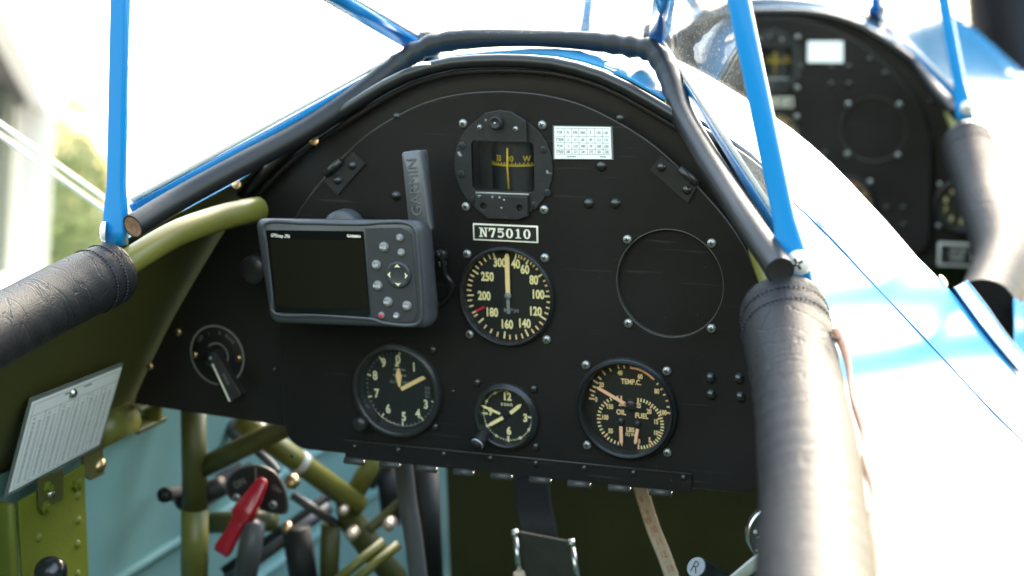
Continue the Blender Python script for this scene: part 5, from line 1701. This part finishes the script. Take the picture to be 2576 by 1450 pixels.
def building():
    c0 = depth_pt(40, 640, 9000); c1 = depth_pt(118, 640, 9000)
    dv = depth_pt(291, 640, 9000) - world(CAM); dv[2] = 0; dv = nrm(dv)
    rt = nrm(np.array([c1[0] - c0[0], c1[1] - c0[1], 0])); width = np.linalg.norm((c1 - c0)[:2])
    top = depth_pt(80, 262, 9000)[2]; base = np.array([c0[0], c0[1], 0.0])
    o = bpy.data.objects.new('white_building', None); COL.objects.link(o); o.location = base
    tag(o, 'white rendered building corner with grey eave and dark window', 'building')
    bpy.context.view_layer.update()
    wbox('corner_pier', base, rt * width, dv * .05, (0, 0, top), M['wall'], o)
    side = base - dv * 7
    wbox('sill_wall', side, dv * 6.99, -rt * .18, (0, 0, depth_pt(20, 690, 9000)[2]), M['wall'], o)
    w0 = depth_pt(20, 690, 9000)[2]
    win = wbox('window', side - rt * .12 + np.array([0, 0, w0]), dv * 6.9, -rt * .04, (0, 0, top - w0 - .02), M['windowdark'], o)
    wbox('window_frame', base - dv * .42 - rt * .02 + np.array([0, 0, w0]), dv * .16, -rt * .08, (0, 0, top - w0 - .02), M['frame'], o)
    wbox('window_frame', base - dv * .95 - rt * .02 + np.array([0, 0, w0]), dv * .1, -rt * .08, (0, 0, top - w0 - .02), M['frame'], o)
    wbox('eave', side - rt * 1.5 + np.array([0, 0, top]), dv * 7.3, rt * (1.5 + width * .3), (0, 0, .1), M['eave'], o)
    ed = side + rt * width * .3 + np.array([0, 0, top - .03])
    wbox('gutter', ed, dv * 7.3, rt * .09, (0, 0, .17), M['gutter'], o)
    wbox('rear_wall', base - rt * 3 + dv * .31, rt * (2.9 + width * .8), dv * .1, (0, 0, top), M['wall'], o)
    return o


building()


def shrub(name, label, c, rad, h, n, mats, seed, group):
    r2 = np.random.default_rng(seed); V, F, mi = [], [], []
    lob = [(r2.normal(0, .45, 3) * rad, r2.uniform(.4, .75)) for _ in range(14)]
    for k in range(n):
        ctr, s = lob[r2.integers(len(lob))]; d = nrm(r2.normal(0, 1, 3)); p = c + ctr + d * rad * s * r2.uniform(.75, 1.0) ** .5
        if p[2] < .1: continue
        a, b = nrm(r2.normal(0, 1, 3)), nrm(r2.normal(0, 1, 3)); sz = r2.uniform(.025, .06)
        i = len(V); V += [p - a * sz, p + b * sz * .5, p + a * sz, p - b * sz * .5]; F.append([i, i + 1, i + 2, i + 3]); mi.append(int(r2.integers(2)))
    o = bpy.data.objects.new(name, None); COL.objects.link(o); o.location = (c[0], c[1], 0); tag(o, label, 'tree', group)
    bpy.context.view_layer.update()
    wobj('crown', V, F, mats, mi, parent=o)
    s = 10; rr = .09; ring = lambda z, r, dx: [(c[0] + dx + r * math.cos(2 * math.pi * i / s), c[1] + r * math.sin(2 * math.pi * i / s), z) for i in range(s)]
    R = [ring(0, rr, 0), ring(h * .4, rr * .8, .03), ring(h * .9, rr * .3, -.02)]; VV = [p for q in R for p in q]
    FF = [[i * s + k, i * s + (k + 1) % s, (i + 1) * s + (k + 1) % s, (i + 1) * s + k] for i in range(2) for k in range(s)]
    wobj('trunk', VV, FF, [M['bark']], smooth=True, parent=o)


pt = depth_pt(120, 480, 16000); shrub('tree', 'pale green tree rising just right of the white building', pt, np.array([.62, .62, .75]), pt[2], 5200, [M['leaf'], M['leaf2']], 3, 'trees by the building')
pt = depth_pt(190, 610, 15000); shrub('tree', 'low bushy tree under the wires, behind the blue post', pt, np.array([.5, .5, .45]), pt[2], 4200, [M['leaf2'], M['leaf']], 5, 'trees by the building')
